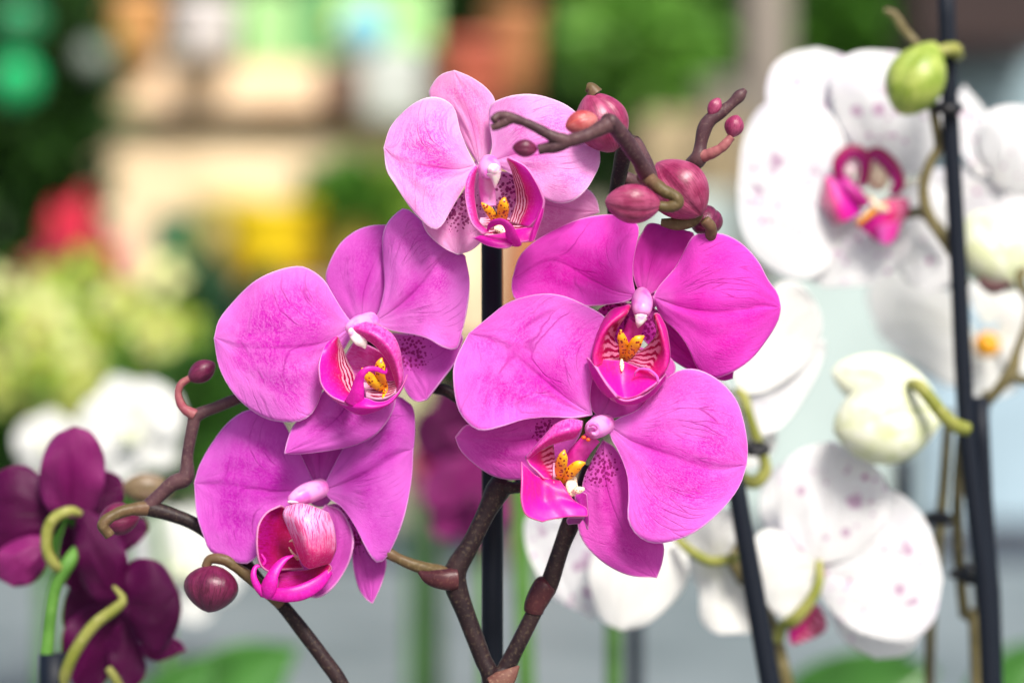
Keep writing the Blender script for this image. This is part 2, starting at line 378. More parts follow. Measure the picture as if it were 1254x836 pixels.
PUR = (.42, .04, .30)
blots = [(PUR, 120, .08, .20, .8, 0), ((.50, .12, .46), 170, .06, .26, .55, .3), ((.62, .58, .70), 38, .1, .5, .35, .7)]
M['white'] = petal_mat('petal_white_spotted', (.83, .83, .84), (.87, .87, .87), (.58, .56, .58), (.90, .90, .90), basec=(.85, .82, .76), mott=.3, spots=False, veinamt=.2, midw=.01, midc=(.74, .70, .68), blot=blots, spotmode=1, transl=.42)
M['whitep'] = petal_mat('petal_white_plain', (.85, .85, .81), (.88, .88, .86), (.62, .62, .56), (.90, .90, .90), basec=(.84, .82, .58), mott=.3, spots=False, veinamt=.3, midw=.01, midc=(.8, .8, .7), transl=.42)
M['plum'] = petal_mat('petal_dark_plum', (.050, .001, .030), (.075, .002, .046), (.04, .0005, .018), (.15, .008, .09), mott=.3, spots=False, transl=.12, rough=.35)
M['plumlt'] = petal_mat('petal_plum_sheen', (.13, .003, .075), (.20, .018, .12), (.08, .001, .04), (.24, .03, .16), mott=.3, spots=False, transl=.15, rough=.3)

def plain(name, c, c2=None, rough=.6, sc=8, transl=0, metal=0, spec=.3, bd=.002):
    s = N(name); ob = s.obj(); n1 = s.noise(ob, sc, 4, .6)
    col = s.mix(s.rng(n1, .35, .65), c, c2 or tuple(q*.75 for q in c))
    return s.finish(col, rough, spec, transl, n1, .2, bd, metal)
s = N('stake_black_plastic'); ob = s.obj(); u, v = s.uv()
st = s.noise(s.xyz(s.mth('MULTIPLY', v, 30), s.mth('MULTIPLY', u, 2)), 2, 3, .6)
M['stake'] = s.finish(s.mix(s.rng(st, .4, .65), (.004, .006, .012), (.008, .012, .020)), .5, .18, 0, st, .3, .0003)
M['clip'] = plain('clip_black_plastic', (.012, .012, .015), None, .4, 300)

# ------------------------------------------------------------------ camera and light
cam = bpy.data.cameras.new('camera'); cam.lens = 90; cam.sensor_width = 36; cam.clip_start = .02; cam.clip_end = 500
co = bpy.data.objects.new('camera', cam); COL.objects.link(co); co.location = (0, 0, H); co.rotation_euler = (math.pi/2, 0, 0)
cam.dof.use_dof = True; cam.dof.focus_distance = D0-.004; cam.dof.aperture_fstop = 5.1; cam.dof.aperture_blades = 0
SC.camera = co
wd = bpy.data.worlds.new('World'); SC.world = wd; wd.use_nodes = True; nt = wd.node_tree
sky = nt.nodes.new('ShaderNodeTexSky'); sky.sky_type = 'NISHITA'; sky.sun_disc = False
EL, AZ = 46, 160        # sun above, behind the camera's right shoulder
sky.sun_elevation = math.radians(EL); sky.sun_rotation = math.radians(AZ)
sky.dust_density = 3; sky.air_density = 1.0; sky.ozone_density = .6
bg = nt.nodes['Background']; bg.inputs[1].default_value = .095; nt.links.new(sky.outputs[0], bg.inputs[0])
sl = bpy.data.lights.new('sun', 'SUN'); sl.energy = 3.1; sl.angle = math.radians(17); sl.color = (1, .95, .88)
so = bpy.data.objects.new('sun', sl); COL.objects.link(so)
sd = Vector((math.sin(math.radians(AZ))*math.cos(math.radians(EL)), math.cos(math.radians(AZ))*math.cos(math.radians(EL)), math.sin(math.radians(EL))))
so.rotation_euler = sd.to_track_quat('Z', 'Y').to_euler()
SC.view_settings.view_transform = 'Standard'; SC.view_settings.look = 'None'; SC.view_settings.exposure = .92; SC.view_settings.gamma = 1
SC.cycles.use_denoising = True
SC.cycles.max_bounces = 8; SC.cycles.diffuse_bounces = 4; SC.cycles.transmission_bounces = 4

# ================================================================== PINK PLANT
PK = tag(empty('orchid_plant', (0.0, .815, BENCH)), 'pink orchid with five open magenta flowers on dark branching stems, the sharpest plant', 'orchid plant')
def flower(t, c, label, parent=PK, name='flower', pad=None):
    o = empty(name, t.w(*c), parent); o['label'] = label
    if pad: blob('receptacle', o, t, (pad[0], pad[1], -6.5), (pad[2], pad[2]), pad[3], rz=4)
    return o

# --- A: top flower
t = T(460, 70, 3.344, .800); l = T(560, 180, 6.431, .800)
f = flower(t, (430, 440, 0), 'palest pink flower at the top, facing forward', pad=(440,450,42,M['sepA']))
petal('sepal', f, t, (425, 440), [(395,400),(345,310),(290,220),(222,160),(235,110),(270,72)], (320, 55), [(455,420),(478,350),(490,260),(488,180),(450,125),(390,82)], M['sepA'], mid=[(400,300),(360,170)], zm=(-3,-4,-5), zl=-3, zr=-2, wav=.8)
petal('sepal', f, t, (430, 465), [(380,520),(290,640),(195,655),(200,700),(230,740),(285,785)], (335, 808), [(450,520),(480,620),(455,720),(400,785)], M['sepA'], mid=[(370,600),(340,720)], zm=(-2,-3,-1), zl=-1, zr=-4, spot=[(345,620,60)])
petal('sepal', f, t, (460, 470), [(520,470),(620,490),(720,530),(800,540),(870,543),(905,585)], (917, 635), [(470,560),(500,640),(580,710),(680,755),(760,720),(860,660)], M['sepA'], mid=[(600,570),(780,620)], zm=(-3,-6,-8), zl=-2, zr=-1, spot=[(530,560,75)])
petal('petal', f, t, (408, 445), [(375,380),(345,300),(325,220),(290,180),(235,163),(175,180),(115,225),(60,290)], (33, 370), [(385,495),(340,570),(300,640),(275,685),(240,705),(190,670),(130,600),(80,520),(45,460)], M['petA'], mid=[(330,460),(200,445),(90,420)], zm=(0,4,1), zl=-3, zr=1.5, wav=1.2, crease=.8)
petal('petal', f, t, (462, 430), [(478,360),(466,270),(470,200),(510,172),(570,155),(640,153),(720,172),(800,210),(870,280)], (915, 370), [(490,440),(540,470),(600,510),(680,570),(740,597),(800,592),(860,545),(900,480),(918,430)], M['petA'], mid=[(600,390),(760,360)], zm=(0,5,1), zl=-2, zr=1, wav=1.3, ph=2, crease=.7)
tube('column', f, l, [(250,130,0,3.0),(255,175,5,3.7),(262,215,8,3.0),(262,245,8,2.0)], M['column'])
blob('anther_cap', f, l, (288, 178, 10.5), (52, 48), M['anther'])
tube('beak', f, l, [(290,200,10.5,2.4),(298,250,10,1.5),(296,325,9,.25)], M['anther'], flat=.6)
tube('column_foot', f, l, [(240,220,5,2.9),(235,330,3,2.6),(250,470,3,2.4)], M['column'])
loft('lip_side_lobe', f, l, [[(140,150,4),(150,150,4),(158,150,4)], [(88,220,7),(110,225,7),(140,230,4)], [(62,320,9),(90,320,9),(130,330,4)], [(70,450,10),(105,450,9),(138,450,5)], [(115,600,11),(140,595,9),(170,590,6)], [(205,690,10),(225,680,8),(250,670,6)]], M['hood'])
loft('lip_side_lobe', f, l, [[(390,95,8),(398,85,9),(410,84,10)], [(430,180,4),(475,150,10),(540,155,12)], [(450,270,3),(530,250,9),(622,270,13)], [(462,350,2),(570,360,8),(668,370,13)], [(466,430,2),(575,450,7),(685,440,13)], [(430,540,2),(540,550,6),(650,540,12)], [(415,590,3),(500,620,5),(560,640,9)]], M['lobe0'])
loft('throat', f, l, [[(180,560,4),(270,560,1),(400,560,0),(540,560,3)], [(170,620,6),(300,620,3),(420,630,3),(540,640,7)], [(200,700,9),(300,700,6),(420,700,6),(560,720,10)]], M['floor'])
loft('lip_mid_lobe', f, l, [[(125,715,9),(250,780,13),(380,797,14),(480,757,13),(600,738,12)], [(150,710,10),(250,735,13),(350,745,13),(450,715,12),(600,690,10)], [(180,700,9),(240,700,9),(330,690,8),(440,655,8),(635,625,9)]], M['midviolet'])
loft('lip_mid_lobe', f, l, [[(560,745,12),(585,748,13),(605,738,13)], [(585,670,12),(610,650,13),(632,650,12)], [(630,560,12),(648,540,13),(668,545,12)], [(672,450,11),(682,430,12),(692,418,12)]], M['midviolet'])
tube('tendril', f, l, [(238,662,10,.3),(258,620,13,.8),(300,592,15,1.1),(360,592,16,1.4),(408,640,16,1.9),(432,710,15,2.4),(462,765,13,2.2)], M['midviolet'], flat=.5)
tube('callus', f, l, [(190,438,11,.3),(225,475,11,1.3),(265,520,9,1.7),(305,590,5,1.3)], M['callus'], flat=.6)
tube('callus', f, l, [(374,396,11,.4),(365,440,11,1.9),(360,500,9,2.4),(350,590,5,1.7)], M['callus'], flat=.6)
tube('callus', f, l, [(290,640,7,.8),(340,650,7,1.6),(385,690,8,.6)], M['cream'], flat=.6)

# --- B: middle left flower
t = T(250, 250, 2.697, .808); l = T(380, 380, 6.43, .808)
f = flower(t, (510, 395, 0), 'orchid pink flower at the middle left, lip turned to the right', pad=(535,410,42,M['sepB']))
petal('sepal', f, t, (520, 388), [(478,380),(430,310),(402,250),(415,190),(450,130),(500,90),(550,72)], (605, 68), [(560,380),(610,300),(640,200),(640,120)], M['sepB'], mid=[(530,280),(580,150)], zm=(-2,-4,-7), zl=-2, zr=-3)
petal('sepal', f, t, (590, 425), [(610,480),(636,540),(655,595),(678,635),(705,652)], (735, 645), [(680,430),(780,440),(853,433),(848,470),(830,520),(785,580)], M['sepB'], mid=[(660,500),(730,590)], zm=(-2,-4,-3), zl=0, zr=2.5, spot=[(685,490,42)])
petal('sepal', f, t, (500, 560), [(420,590),(370,650),(300,725),(275,780)], (265, 822), [(600,585),(632,640),(615,700),(570,757),(510,790),(440,808),(340,822)], M['sepB'], mid=[(460,680),(360,770)], zm=(-3,2,5), zl=-2, zr=-3, spot=[(480,500,30)])
petal('petal', f, t, (492, 400), [(455,350),(420,290),(400,255),(360,222),(310,205),(230,222),(160,260),(90,330),(48,385)], (33, 440), [(480,450),(440,510),(395,600),(370,670),(340,705),(290,720),(200,705),(110,640),(52,545)], M['petB'], mid=[(400,455),(280,472),(130,472)], zm=(0,5,2), zl=-3, zr=-1.5, wav=1.3, crease=.9)
petal('petal', f, t, (562, 388), [(580,350),(597,270),(592,180),(590,110),(605,62),(640,25),(665,15),(700,40),(780,115)], (862, 172), [(600,412),(650,424),(730,440),(790,472),(833,478),(850,430),(868,350),(877,260)], M['petB'], mid=[(630,345),(710,270),(800,160)], zm=(0,3,-1), zl=-4, zr=2, wav=1.0, ph=1, crease=1.2)
tube('column', f, l, [(480,90,-1,3.2),(390,110,4,3.0),(325,140,7,2.2),(312,150,8,1.4)], M['column'])
blob('anther_cap', f, l, (322, 172, 8.5), (26, 34), M['anther'])
tube('beak', f, l, [(325,180,8.5,1.3),(380,225,9,2.0),(415,262,8.5,1.5),(432,303,8,.15)], M['anther'], flat=.45)
loft('lip_back', f, l, [[(350,230,0),(450,270,-1),(560,330,0),(660,420,2)], [(270,380,1),(400,400,-2),(540,460,-2),(680,540,3)], [(300,520,2),(430,560,0),(560,590,1),(690,620,4)]], M['hood'])
loft('lip_side_lobe', f, l, [[(205,205,8),(212,202,8),(219,204,8)], [(115,285,9),(180,265,9),(247,285,4)], [(70,400,12),(170,390,8),(290,390,2)], [(68,500,13),(180,490,8),(330,470,2)], [(88,590,13),(200,570,9),(360,560,2)], [(160,675,13),(250,650,9),(370,620,4)], [(290,735,12),(330,700,9),(370,650,5)]], M['lobe'])
loft('lip_side_lobe', f, l, [[(318,98,4),(320,130,7),(322,175,7)], [(430,93,6),(410,150,11),(380,205,8)], [(550,128,6),(515,190,12),(480,250,9)], [(642,190,6),(600,260,12),(555,325,9)], [(696,290,6),(660,350,12),(618,410,8)], [(720,420,7),(690,450,11),(650,490,7)], [(727,540,8),(705,560,10),(678,590,6)], [(692,640,8),(688,642,8),(680,630,7)]], M['hood'])
loft('throat', f, l, [[(400,570,2),(500,570,1),(600,560,2),(680,560,4)], [(430,620,5),(520,630,4),(600,630,4),(680,610,7)], [(440,680,9),(520,700,8),(600,690,8),(670,650,9)]], M['floor'])
loft('lip_mid_lobe', f, l, [[(345,725,13),(430,690,14),(520,722,14),(610,710,13),(695,635,11),(762,503,9)], [(290,745,12),(400,760,16),(500,765,16),(615,733,14),(698,642,11),(763,505,9)], [(170,690,9),(350,808,12),(470,806,12),(600,748,11),(700,652,10),(764,508,9)]], M['midviolet'])
tube('tendril', f, l, [(345,735,13,3.2),(368,650,15,2.3),(382,560,16,1.6),(405,500,17,1.2),(450,463,17,.9),(520,462,16,.8),(570,483,15,.6),(598,488,14,.5),(602,452,13,.2)], M['midviolet'], flat=.5)
tube('callus', f, l, [(404,453,10,.4),(440,500,10,1.6),(500,560,8,2.4),(570,615,5,1.6)], M['callus'], flat=.6)
tube('callus', f, l, [(562,372,11,.3),(550,430,11,2.0),(555,520,9,1.8),(590,610,5,1.2),(570,690,8,.3)], M['callus'], flat=.6)

# --- C: lower left flower
t = T(210, 480, 3.096, .818); l = T(300, 590, 5.573, .818)
f = flower(t, (560, 370, 0), 'violet pink flower at the lower left, lip seen from its side', pad=(562,385,50,M['sepC']))
petal('sepal', f, t, (562, 365), [(520,330),(480,230),(460,140)], (570, 30), [(600,335),(660,240),(700,150),(660,70)], M['sepC'], mid=[(560,200)], zm=(-2,-4,-5), zl=-1, zr=-1)
petal('sepal', f, t, (600, 425), [(645,490),(685,560),(688,650),(710,740),(738,783)], (762, 800), [(640,430),(720,530),(775,620),(812,628),(811,680),(790,745)], M['sepC'], mid=[(690,540),(750,690)], zm=(-2,-3,0), zl=-2, zr=-1, spot=[(650,480,35),(700,560,35)])
petal('sepal', f, t, (585, 425), [(520,520),(480,640),(440,740)], (500, 772), [(645,450),(688,540),(682,620),(650,690),(610,742),(560,776)], M['sepC'], mid=[(600,560),(570,700)], zm=(-2,0,3), zl=-1, zr=2)
petal('petal', f, t, (545, 360), [(505,270),(455,170),(420,110),(370,72),(290,67),(220,110),(160,185),(110,270)], (86, 345), [(520,400),(440,480),(380,560),(320,625),(285,650),(230,640),(150,605),(125,555),(95,460)], M['petC'], mid=[(400,375),(230,350)], zm=(0,3,0), zl=-4, zr=2, wav=1.0, crease=.9)
petal('petal', f, t, (572, 370), [(600,310),(655,210),(735,105),(800,40),(852,14),(888,32),(917,60),(923,130)], (917, 215), [(600,405),(650,440),(700,515),(740,595),(775,644),(812,630),(855,550),(888,450),(910,330)], M['petC'], mid=[(650,345),(760,290),(860,235)], zm=(0,4,0), zl=-2, zr=2, wav=.9, ph=2, crease=1.0)
tube('column', f, l, [(520,40,-1,3.2),(430,75,5,3.4),(350,110,8,2.6),(300,128,8,1.3)], M['column'])
blob('anther_cap', f, l, (330, 136, 9.5), (40, 15), M['anther'])
loft('lip_side_lobe', f, l, [[(240,160,8),(252,162,7),(270,170,6)], [(148,207,10),(215,220,5),(285,230,4)], [(92,290,13),(195,300,5),(315,310,2)], [(79,390,14),(190,400,5),(335,400,2)], [(84,490,14),(190,500,6),(355,490,2)], [(108,570,13),(200,570,7),(380,560,3)], [(165,617,12),(250,600,8),(400,590,4)]], M['darklobe'])
loft('lip_side_lobe', f, l, [[(283,168,13),(390,148,15),(520,190,13),(565,210,9)], [(262,222,14),(380,235,19),(500,250,17),(600,290,10)], [(290,300,14),(400,320,20),(520,330,18),(616,380,10)], [(333,400,14),(420,400,20),(520,420,18),(618,450,9)], [(365,490,13),(430,480,19),(520,490,17),(606,490,9)], [(400,560,12),(440,577,15),(500,562,14),(582,545,8)], [(440,583,10),(455,584,11),(500,572,10),(560,556,8)]], M['hoodpale'])
loft('lip_mid_lobe', f, l, [[(215,600,6),(330,605,5),(430,600,6),(490,575,7),(575,560,8)], [(225,680,9),(330,700,9),(430,680,10),(505,645,10),(588,572,9)], [(215,738,12),(300,773,14),(400,768,14),(515,692,12),(592,590,9)]], M['darklobe'])
tube('tendril', f, l, [(118,765,13,1.2),(150,748,14,2.6),(172,690,15,2.6),(190,635,15,2.0),(225,575,14,1.6),(275,525,13,1.0),(335,498,12,.2)], M['midviolet'], flat=.55)
tube('tendril', f, l, [(130,768,13,1.3),(85,712,14,1.2),(58,640,14,1.0),(72,580,13,.7),(118,565,12,.6),(136,535,12,.5),(110,495,12,.4),(78,472,12,.2)], M['midviolet'], flat=.7)
tube('tendril', f, l, [(118,768,13,.9),(200,765,14,2.0),(300,768,15,2.4),(400,745,14,2.6),(500,690,12,2.2),(580,610,9,1.2)], M['midviolet'], flat=.5)
tube('callus', f, l, [(302,405,9,.2),(330,398,8,.6),(345,430,5,.6)], M['cream'])
tube('callus', f, l, [(300,445,9,.2),(330,490,8,.5),(360,520,4,.8)], M['cream'])

# --- D: right upper flower
t = T(610, 250, 3.483, .803); l = T(700, 340, 5.225, .803)
f = flower(t, (620, 400, 0), 'deep magenta flower at the upper right, facing forward', pad=(624,410,56,M['sepD']))
petal('sepal', f, t, (625, 385), [(590,350),(572,270),(585,180),(615,120),(650,82)], (740, 100), [(665,375),(730,310),(790,230),(836,133),(800,112)], M['sepD'], mid=[(650,260),(690,160)], zm=(-2,-4,-6), zl=-1, zr=-1, tipw=1)
petal('sepal', f, t, (590, 425), [(530,420),(440,440),(390,520),(395,620)], (440, 690), [(600,500),(580,580),(520,660)], M['sepD'], mid=[(500,540)], zm=(-2,-4,-4), spot=[(480,450,50),(520,510,50)])
petal('sepal', f, t, (655, 440), [(720,480),(850,600),(940,680),(1000,703)], (1001, 742), [(600,520),(640,600),(735,657),(800,697),(880,725),(955,752)], M['sepD'], mid=[(760,600),(900,700)], zm=(-3,-5,-6), zl=-1, zr=-1, spot=[(650,520,50)])
petal('petal', f, t, (588, 390), [(574,330),(574,250),(592,160),(600,100),(560,55),(470,44),(360,60),(250,105),(150,165),(90,228)], (60, 320), [(550,415),(480,427),(400,434),(300,440),(200,430),(110,418),(72,405),(58,365)], M['petD'], mid=[(500,372),(400,325),(230,240)], zm=(0,4,1), zl=-3.5, zr=1.5, wav=1.2, crease=1.2)
petal('petal', f, t, (662, 395), [(690,345),(760,265),(800,190),(832,136),(880,123),(960,128),(1040,170),(1110,245),(1150,320),(1190,378)], (1205, 440), [(680,445),(705,490),(765,545),(810,610),(845,690),(880,732),(920,743),(1000,716),(1080,660),(1150,570),(1193,495)], M['petD'], mid=[(800,442),(950,456),(1100,436)], zm=(0,5,0), zl=-2.5, zr=-3, wav=1.2, ph=2.5, crease=.8)
tube('column', f, l, [(450,108,-1,2.5),(450,145,4,3.3),(450,195,8,3.2),(447,240,9,2.3)], M['column'])
blob('anther_cap', f, l, (447, 245, 9.5), (38, 24), M['anther'])
tube('beak', f, l, [(445,250,10,2.2),(432,290,10,1.2),(425,320,9,.2)], M['anther'], flat=.6)
tube('column_foot', f, l, [(420,270,5,2.8),(385,360,3,3.0),(350,470,2,3.0)], M['coldeep'])
loft('lip_side_lobe', f, l, [[(350,180,6),(365,172,8),(374,180,8),(372,190,7)], [(250,213,5),(300,230,11),(342,243,10),(300,300,3)], [(183,315,5),(215,320,13),(245,330,10),(270,390,2)], [(148,410,5),(170,410,13),(220,410,9),(300,440,1)], [(134,490,6),(145,500,13),(220,490,8),(330,490,1)], [(138,565,7),(150,572,13),(230,540,8),(335,530,3)]], M['lobered'])
loft('lip_side_lobe', f, l, [[(560,238,6),(545,228,9),(530,230,10),(528,245,8)], [(602,320,5),(578,320,12),(556,335,11),(545,365,4)], [(622,420,5),(600,420,13),(550,410,10),(450,470,1)], [(627,490,5),(610,500,13),(540,490,8),(390,500,1)], [(615,560,6),(595,580,13),(500,545,7),(365,520,1)], [(560,655,8),(545,640,12),(470,580,8),(345,540,3)]], M['lobered'])
loft('throat', f, l, [[(250,450,1),(320,440,-1),(400,440,-1),(460,470,1)], [(230,500,3),(320,500,1),(400,510,1),(480,530,4)], [(200,550,6),(320,560,4),(400,560,4),(500,590,7)]], M['floor'])
loft('lip_mid_lobe', f, l, [[(143,513,11),(230,527,9),(320,532,7),(400,560,9),(445,582,11),(492,592,12)], [(160,580,13),(240,595,10),(320,605,8),(400,620,9),(480,632,11),(545,642,13)], [(220,672,14),(270,680,12),(320,690,10),(390,700,11),(470,700,13),(551,668,14)], [(292,758,15),(310,765,14),(335,774,13),(380,769,13),(430,752,14),(474,722,15)]], M['mid'])
loft('lip_mid_lobe', f, l, [[(99,508,9),(145,555,13),(225,680,15),(292,765,15)], [(103,525,8),(130,600,10),(180,690,11),(250,770,11)], [(110,535,7),(135,630,8),(200,730,9),(290,795,9)]], M['midviolet'], label='folded left rim of the lip')
loft('lip_mid_lobe', f, l, [[(250,740,13),(340,785,14),(440,760,14),(520,705,13),(600,610,10)], [(290,795,9),(350,812,10),(430,800,10),(520,745,10),(605,640,8)]], M['midviolet'])
tube('tendril', f, l, [(553,668,14,.45),(545,632,14,.45),(500,592,13.5,.45),(440,583,12.5,.4),(410,603,12,.35),(400,632,11,.2)], M['petD'])
tube('callus', f, l, [(313,333,13,.4),(320,385,12,1.8),(335,440,9,2.0),(330,510,4,1.5)], M['callus'], flat=.6)
tube('callus', f, l, [(465,372,12,.3),(420,405,12,2.2),(385,460,9,2.2),(345,520,4,1.3)], M['callus'], flat=.6)
tube('callus', f, l, [(320,520,7,.4),(322,560,8,.9),(322,600,9,.3)], M['cream'], flat=.5)

# --- E: right lower flower
t = T(540, 440, 2.985, .798); l = T(620, 490, 5.225, .798); ti = T(0, 0, 1, .798)
f = flower(t, (570, 240, 0), 'bright pink flower at the lower right with a gaping lip turned to the left', pad=(585,235,42,M['sepE']))
petal('sepal', f, t, (585, 215), [(550,180),(542,120),(552,50),(580,-20)], (700, -50), [(640,213),(720,185),(800,110),(858,38),(820,-20)], M['sepE'], mid=[(630,110)], zm=(-3,-6,-10), zl=-1, zr=-1)
petal('sepal', f, t, (520, 225), [(440,200),(330,200),(230,225),(150,250),(95,237)], (52, 283), [(505,280),(440,370),(370,430),(300,437),(240,437),(180,420),(120,380),(72,332)], M['sepE'], mid=[(380,280),(210,300)], zm=(-3,-4,-2), zl=1, zr=-3, spot=[(385,270,38)])
petal('sepal', f, t, (592, 295), [(550,370),(520,440),(510,540),(500,610),(530,680),(600,745),(690,788)], (788, 797), [(640,330),(685,420),(700,560),(760,650),(812,672),(810,735)], M['sepE'], mid=[(610,480),(700,690)], zm=(-3,-2,-4), zl=-1, zr=-3, wav=.7, spot=[(585,400,48)])
petal('petal', f, ti, (725, 508), [(722,485),(727,455),(738,420),(748,401),(743,390),(731,381),(712,371),(693,363),(672,359.5),(650,362),(622,371),(598,389)], (574, 408), [(700,512),(687,511),(665,511),(640,514),(617,521),(590,527),(573,518),(560,498),(555,463),(558,440)], M['petE'], mid=[(693,487),(655,455),(612,420)], zm=(0,4,1), zl=-3, zr=3, wav=1.1, crease=1.1)
petal('petal', f, t, (612, 240), [(655,212),(725,180),(790,105),(840,58),(890,35),(950,40),(1020,80),(1080,150),(1110,240),(1121,320)], (1117, 385), [(620,285),(650,340),(680,420),(686,510),(683,580),(710,635),(760,668),(830,668),(920,635),(1000,575),(1060,510),(1097,450)], M['petE'], mid=[(700,298),(850,350),(1000,398)], zm=(0,5,1), zl=-3, zr=2.5, wav=1.3, ph=1.5, crease=1.1)
tube('column', f, l, [(640,150,-1,3.0),(600,165,4,3.4),(560,185,8,3.1),(545,192,9,2.7)], M['column'])
blob('anther_cap', f, l, (548, 188, 9.5), (38, 40), M['column'])
tube('stigma', f, l, [(530,160,12.5,.5),(565,150,13,.7),(590,180,12.5,.6),(575,215,12,.8),(545,210,12.5,.4)], M['column'])
blob('pollen', f, l, (495, 238, 11), (15, 13), M['pollen']); blob('pollen', f, l, (524, 252, 11), (14, 12), M['pollen'])
tube('column_foot', f, l, [(560,230,4,2.6),(505,290,4,2.8),(450,360,3,3.2),(410,430,2,2.4)], M['coldeep'])
loft('lip_side_lobe', f, l, [[(486,135,6),(480,175,9),(440,242,8)], [(400,122,7),(395,190,12),(370,257,9)], [(310,160,7),(290,225,12),(278,285,9)], [(215,262,7),(207,290,12),(198,330,9)], [(122,368,8),(126,375,9),(130,386,8)]], M['hood'])
loft('lip_side_lobe', f, l, [[(128,380,9),(200,325,8),(300,280,5)], [(150,415,9),(215,400,5),(310,370,2)], [(195,455,9),(250,450,5),(330,430,2)], [(240,500,9),(290,510,6),(345,510,3)]], M['lobered'])
loft('throat', f, l, [[(300,400,3),(340,400,1),(420,420,2)], [(300,470,5),(350,480,2),(430,480,3)], [(300,530,8),(360,560,7),(440,560,6)]], M['floor'])
loft('lip_mid_lobe', f, l, [[(95,393,12),(125,425,12),(190,485,9),(260,500,7),(345,515,7)], [(98,520,15),(160,540,12),(230,555,9),(300,560,9),(395,590,9)], [(96,640,16),(165,645,13),(240,645,10),(330,630,10),(450,655,9)], [(130,735,16),(195,720,14),(290,705,12),(385,690,12),(512,692,10)], [(232,777,15),(270,765,14),(340,752,13),(425,742,13),(520,742,11)]], M['mid'])
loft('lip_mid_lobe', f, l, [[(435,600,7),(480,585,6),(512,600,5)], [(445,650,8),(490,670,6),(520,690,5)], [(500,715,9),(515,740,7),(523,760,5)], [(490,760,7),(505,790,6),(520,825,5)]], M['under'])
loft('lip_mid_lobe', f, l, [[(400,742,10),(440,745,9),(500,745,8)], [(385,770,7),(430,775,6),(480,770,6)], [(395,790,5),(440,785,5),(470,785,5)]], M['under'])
tube('callus', f, l, [(372,316,13,.3),(362,360,13,1.9),(348,430,10,2.4),(345,510,5,1.5)], M['callus'], flat=.6)
tube('callus', f, l, [(505,400,11,.4),(460,415,11,1.9),(410,460,9,2.3),(355,515,5,1.5)], M['callus'], flat=.6)
tube('callus', f, l, [(440,490,7,.8),(420,540,8,2.4),(425,590,9,1.8),(440,610,9,.3)], M['cream'], flat=.6)
tube('callus', f, l, [(425,580,10,.8),(460,575,11,1.5),(500,565,11,.6)], M['cream'], flat=.8)

# --- stems
def st(pts, mat='stem', tt=None, bump=.10, n=70, name='stem'):
    return tube(name, PK, tt, pts, M[mat], n=n, m=16, bump=bump)
s2 = T(460, 560, 3.03, .815)
st([(430,1900,-4,3.9),(440,1300,-4,3.8),(432,860,0,3.8),(395,740,0,3.5),(335,580,0,3.5),(296,470,0,4.2),(300,410,0,4.0),(350,325,0,3.5),(410,205,0,3.6),(455,118,0,4.6),(485,80,0,3.8)], 'stem', s2)
st([(450,105,0,2.6),(500,112,2,2.4),(560,108,0,2.3),(700,110,-3,2.3)], 'stem', s2)
st([(290,455,2,3.2),(235,425,1,2.8),(160,405,0,2.4),(100,382,0,2.2),(40,350,0,2.2),(-40,300,-4,2.2)], 'pedic', s2)
tube('bract', PK, s2, [(300,450,2,3.8),(255,452,3,3.4),(200,445,3,2.4),(160,425,3,.6)], M['node'], flat=.8)
st([(440,1300,0,3.0),(450,860,2,3.4),(480,790,0,3.4),(530,690,0,3.1),(590,570,0,3.3),(615,510,0,3.9),(640,480,0,3.6),(690,330,0,3.1),(725,240,0,3.4),(760,140,-6,3.0),(790,40,-10,2.6)], 'stem', s2)
tube('stem_node', PK, s2, [(586,572,0,3.7),(592,545,.5,4.2),(612,505,.5,4.6),(632,470,.5,4.3),(642,458,.5,2.5)], M['node'], flat=.95)
tube('bract', PK, s2, [(430,850,6,3.2),(470,830,6,3.6),(500,805,6,2.4),(532,772,5,.3)], M['bract'], flat=.6)
i0 = T(0, 400, 1.917, .822)
st([(860,1150,0,3.4),(840,930,0,3.2),(800,836,0,2.9),(765,785,0,2.9),(720,725,0,2.9),(660,650,0,2.8),(610,600,0,2.7),(560,540,0,2.6),(470,470,0,2.6),(400,440,0,2.7),(345,425,0,3.0)], 'stem', i0)
st([(350,425,0,2.9),(300,430,2,2.4),(262,445,4,2.3),(242,465,5,2.2),(258,490,4,2.0)], 'pedic', i0)
st([(345,425,0,2.8),(375,395,0,2.5),(405,368,0,2.9),(436,352,0,3.3),(440,300,0,2.3),(452,235,0,2.5),(462,208,0,2.7),(510,188,0,2.3),(580,160,-2,2.2),(680,130,-8,2.2)], 'stemup', i0)
st([(458,208,1,2.2),(430,190,1,1.8),(418,160,1,1.5),(425,135,1,1.4),(450,118,1,1.3)], 'pedpink', i0)
bud('bud', PK, i0, (442,125,1), (505,85,1), 52, M['buddk'], ph=1, label='small pointed bud on the left branch')
st([(660,650,2,2.2),(615,610,5,2.5),(570,575,7,2.3),(530,548,8,2.1),(495,545,8,1.9),(482,565,8,1.6)], 'pedic', i0)
bud('bud', PK, T(210,480,3.096,.815), (165,655,0), (140,835,2), 208, M['buddk'], ph=.5, fat=.56, label='plump maroon bud with ribbed sides at the lower left')
bud('bud', PK, T(0,500,2.487,.835), (300,340,0), (425,330,0), 100, M['buddk'], label='maroon bud behind the hooked stalk')
tube('stem', PK, T(0,0,1,.82), [(440,415,-5,2),(520,470,-6,2.2),(550,480,-6,2.3),(600,520,-6,2.3),(640,590,-8,2.4)], M['stem'], n=60, m=14)
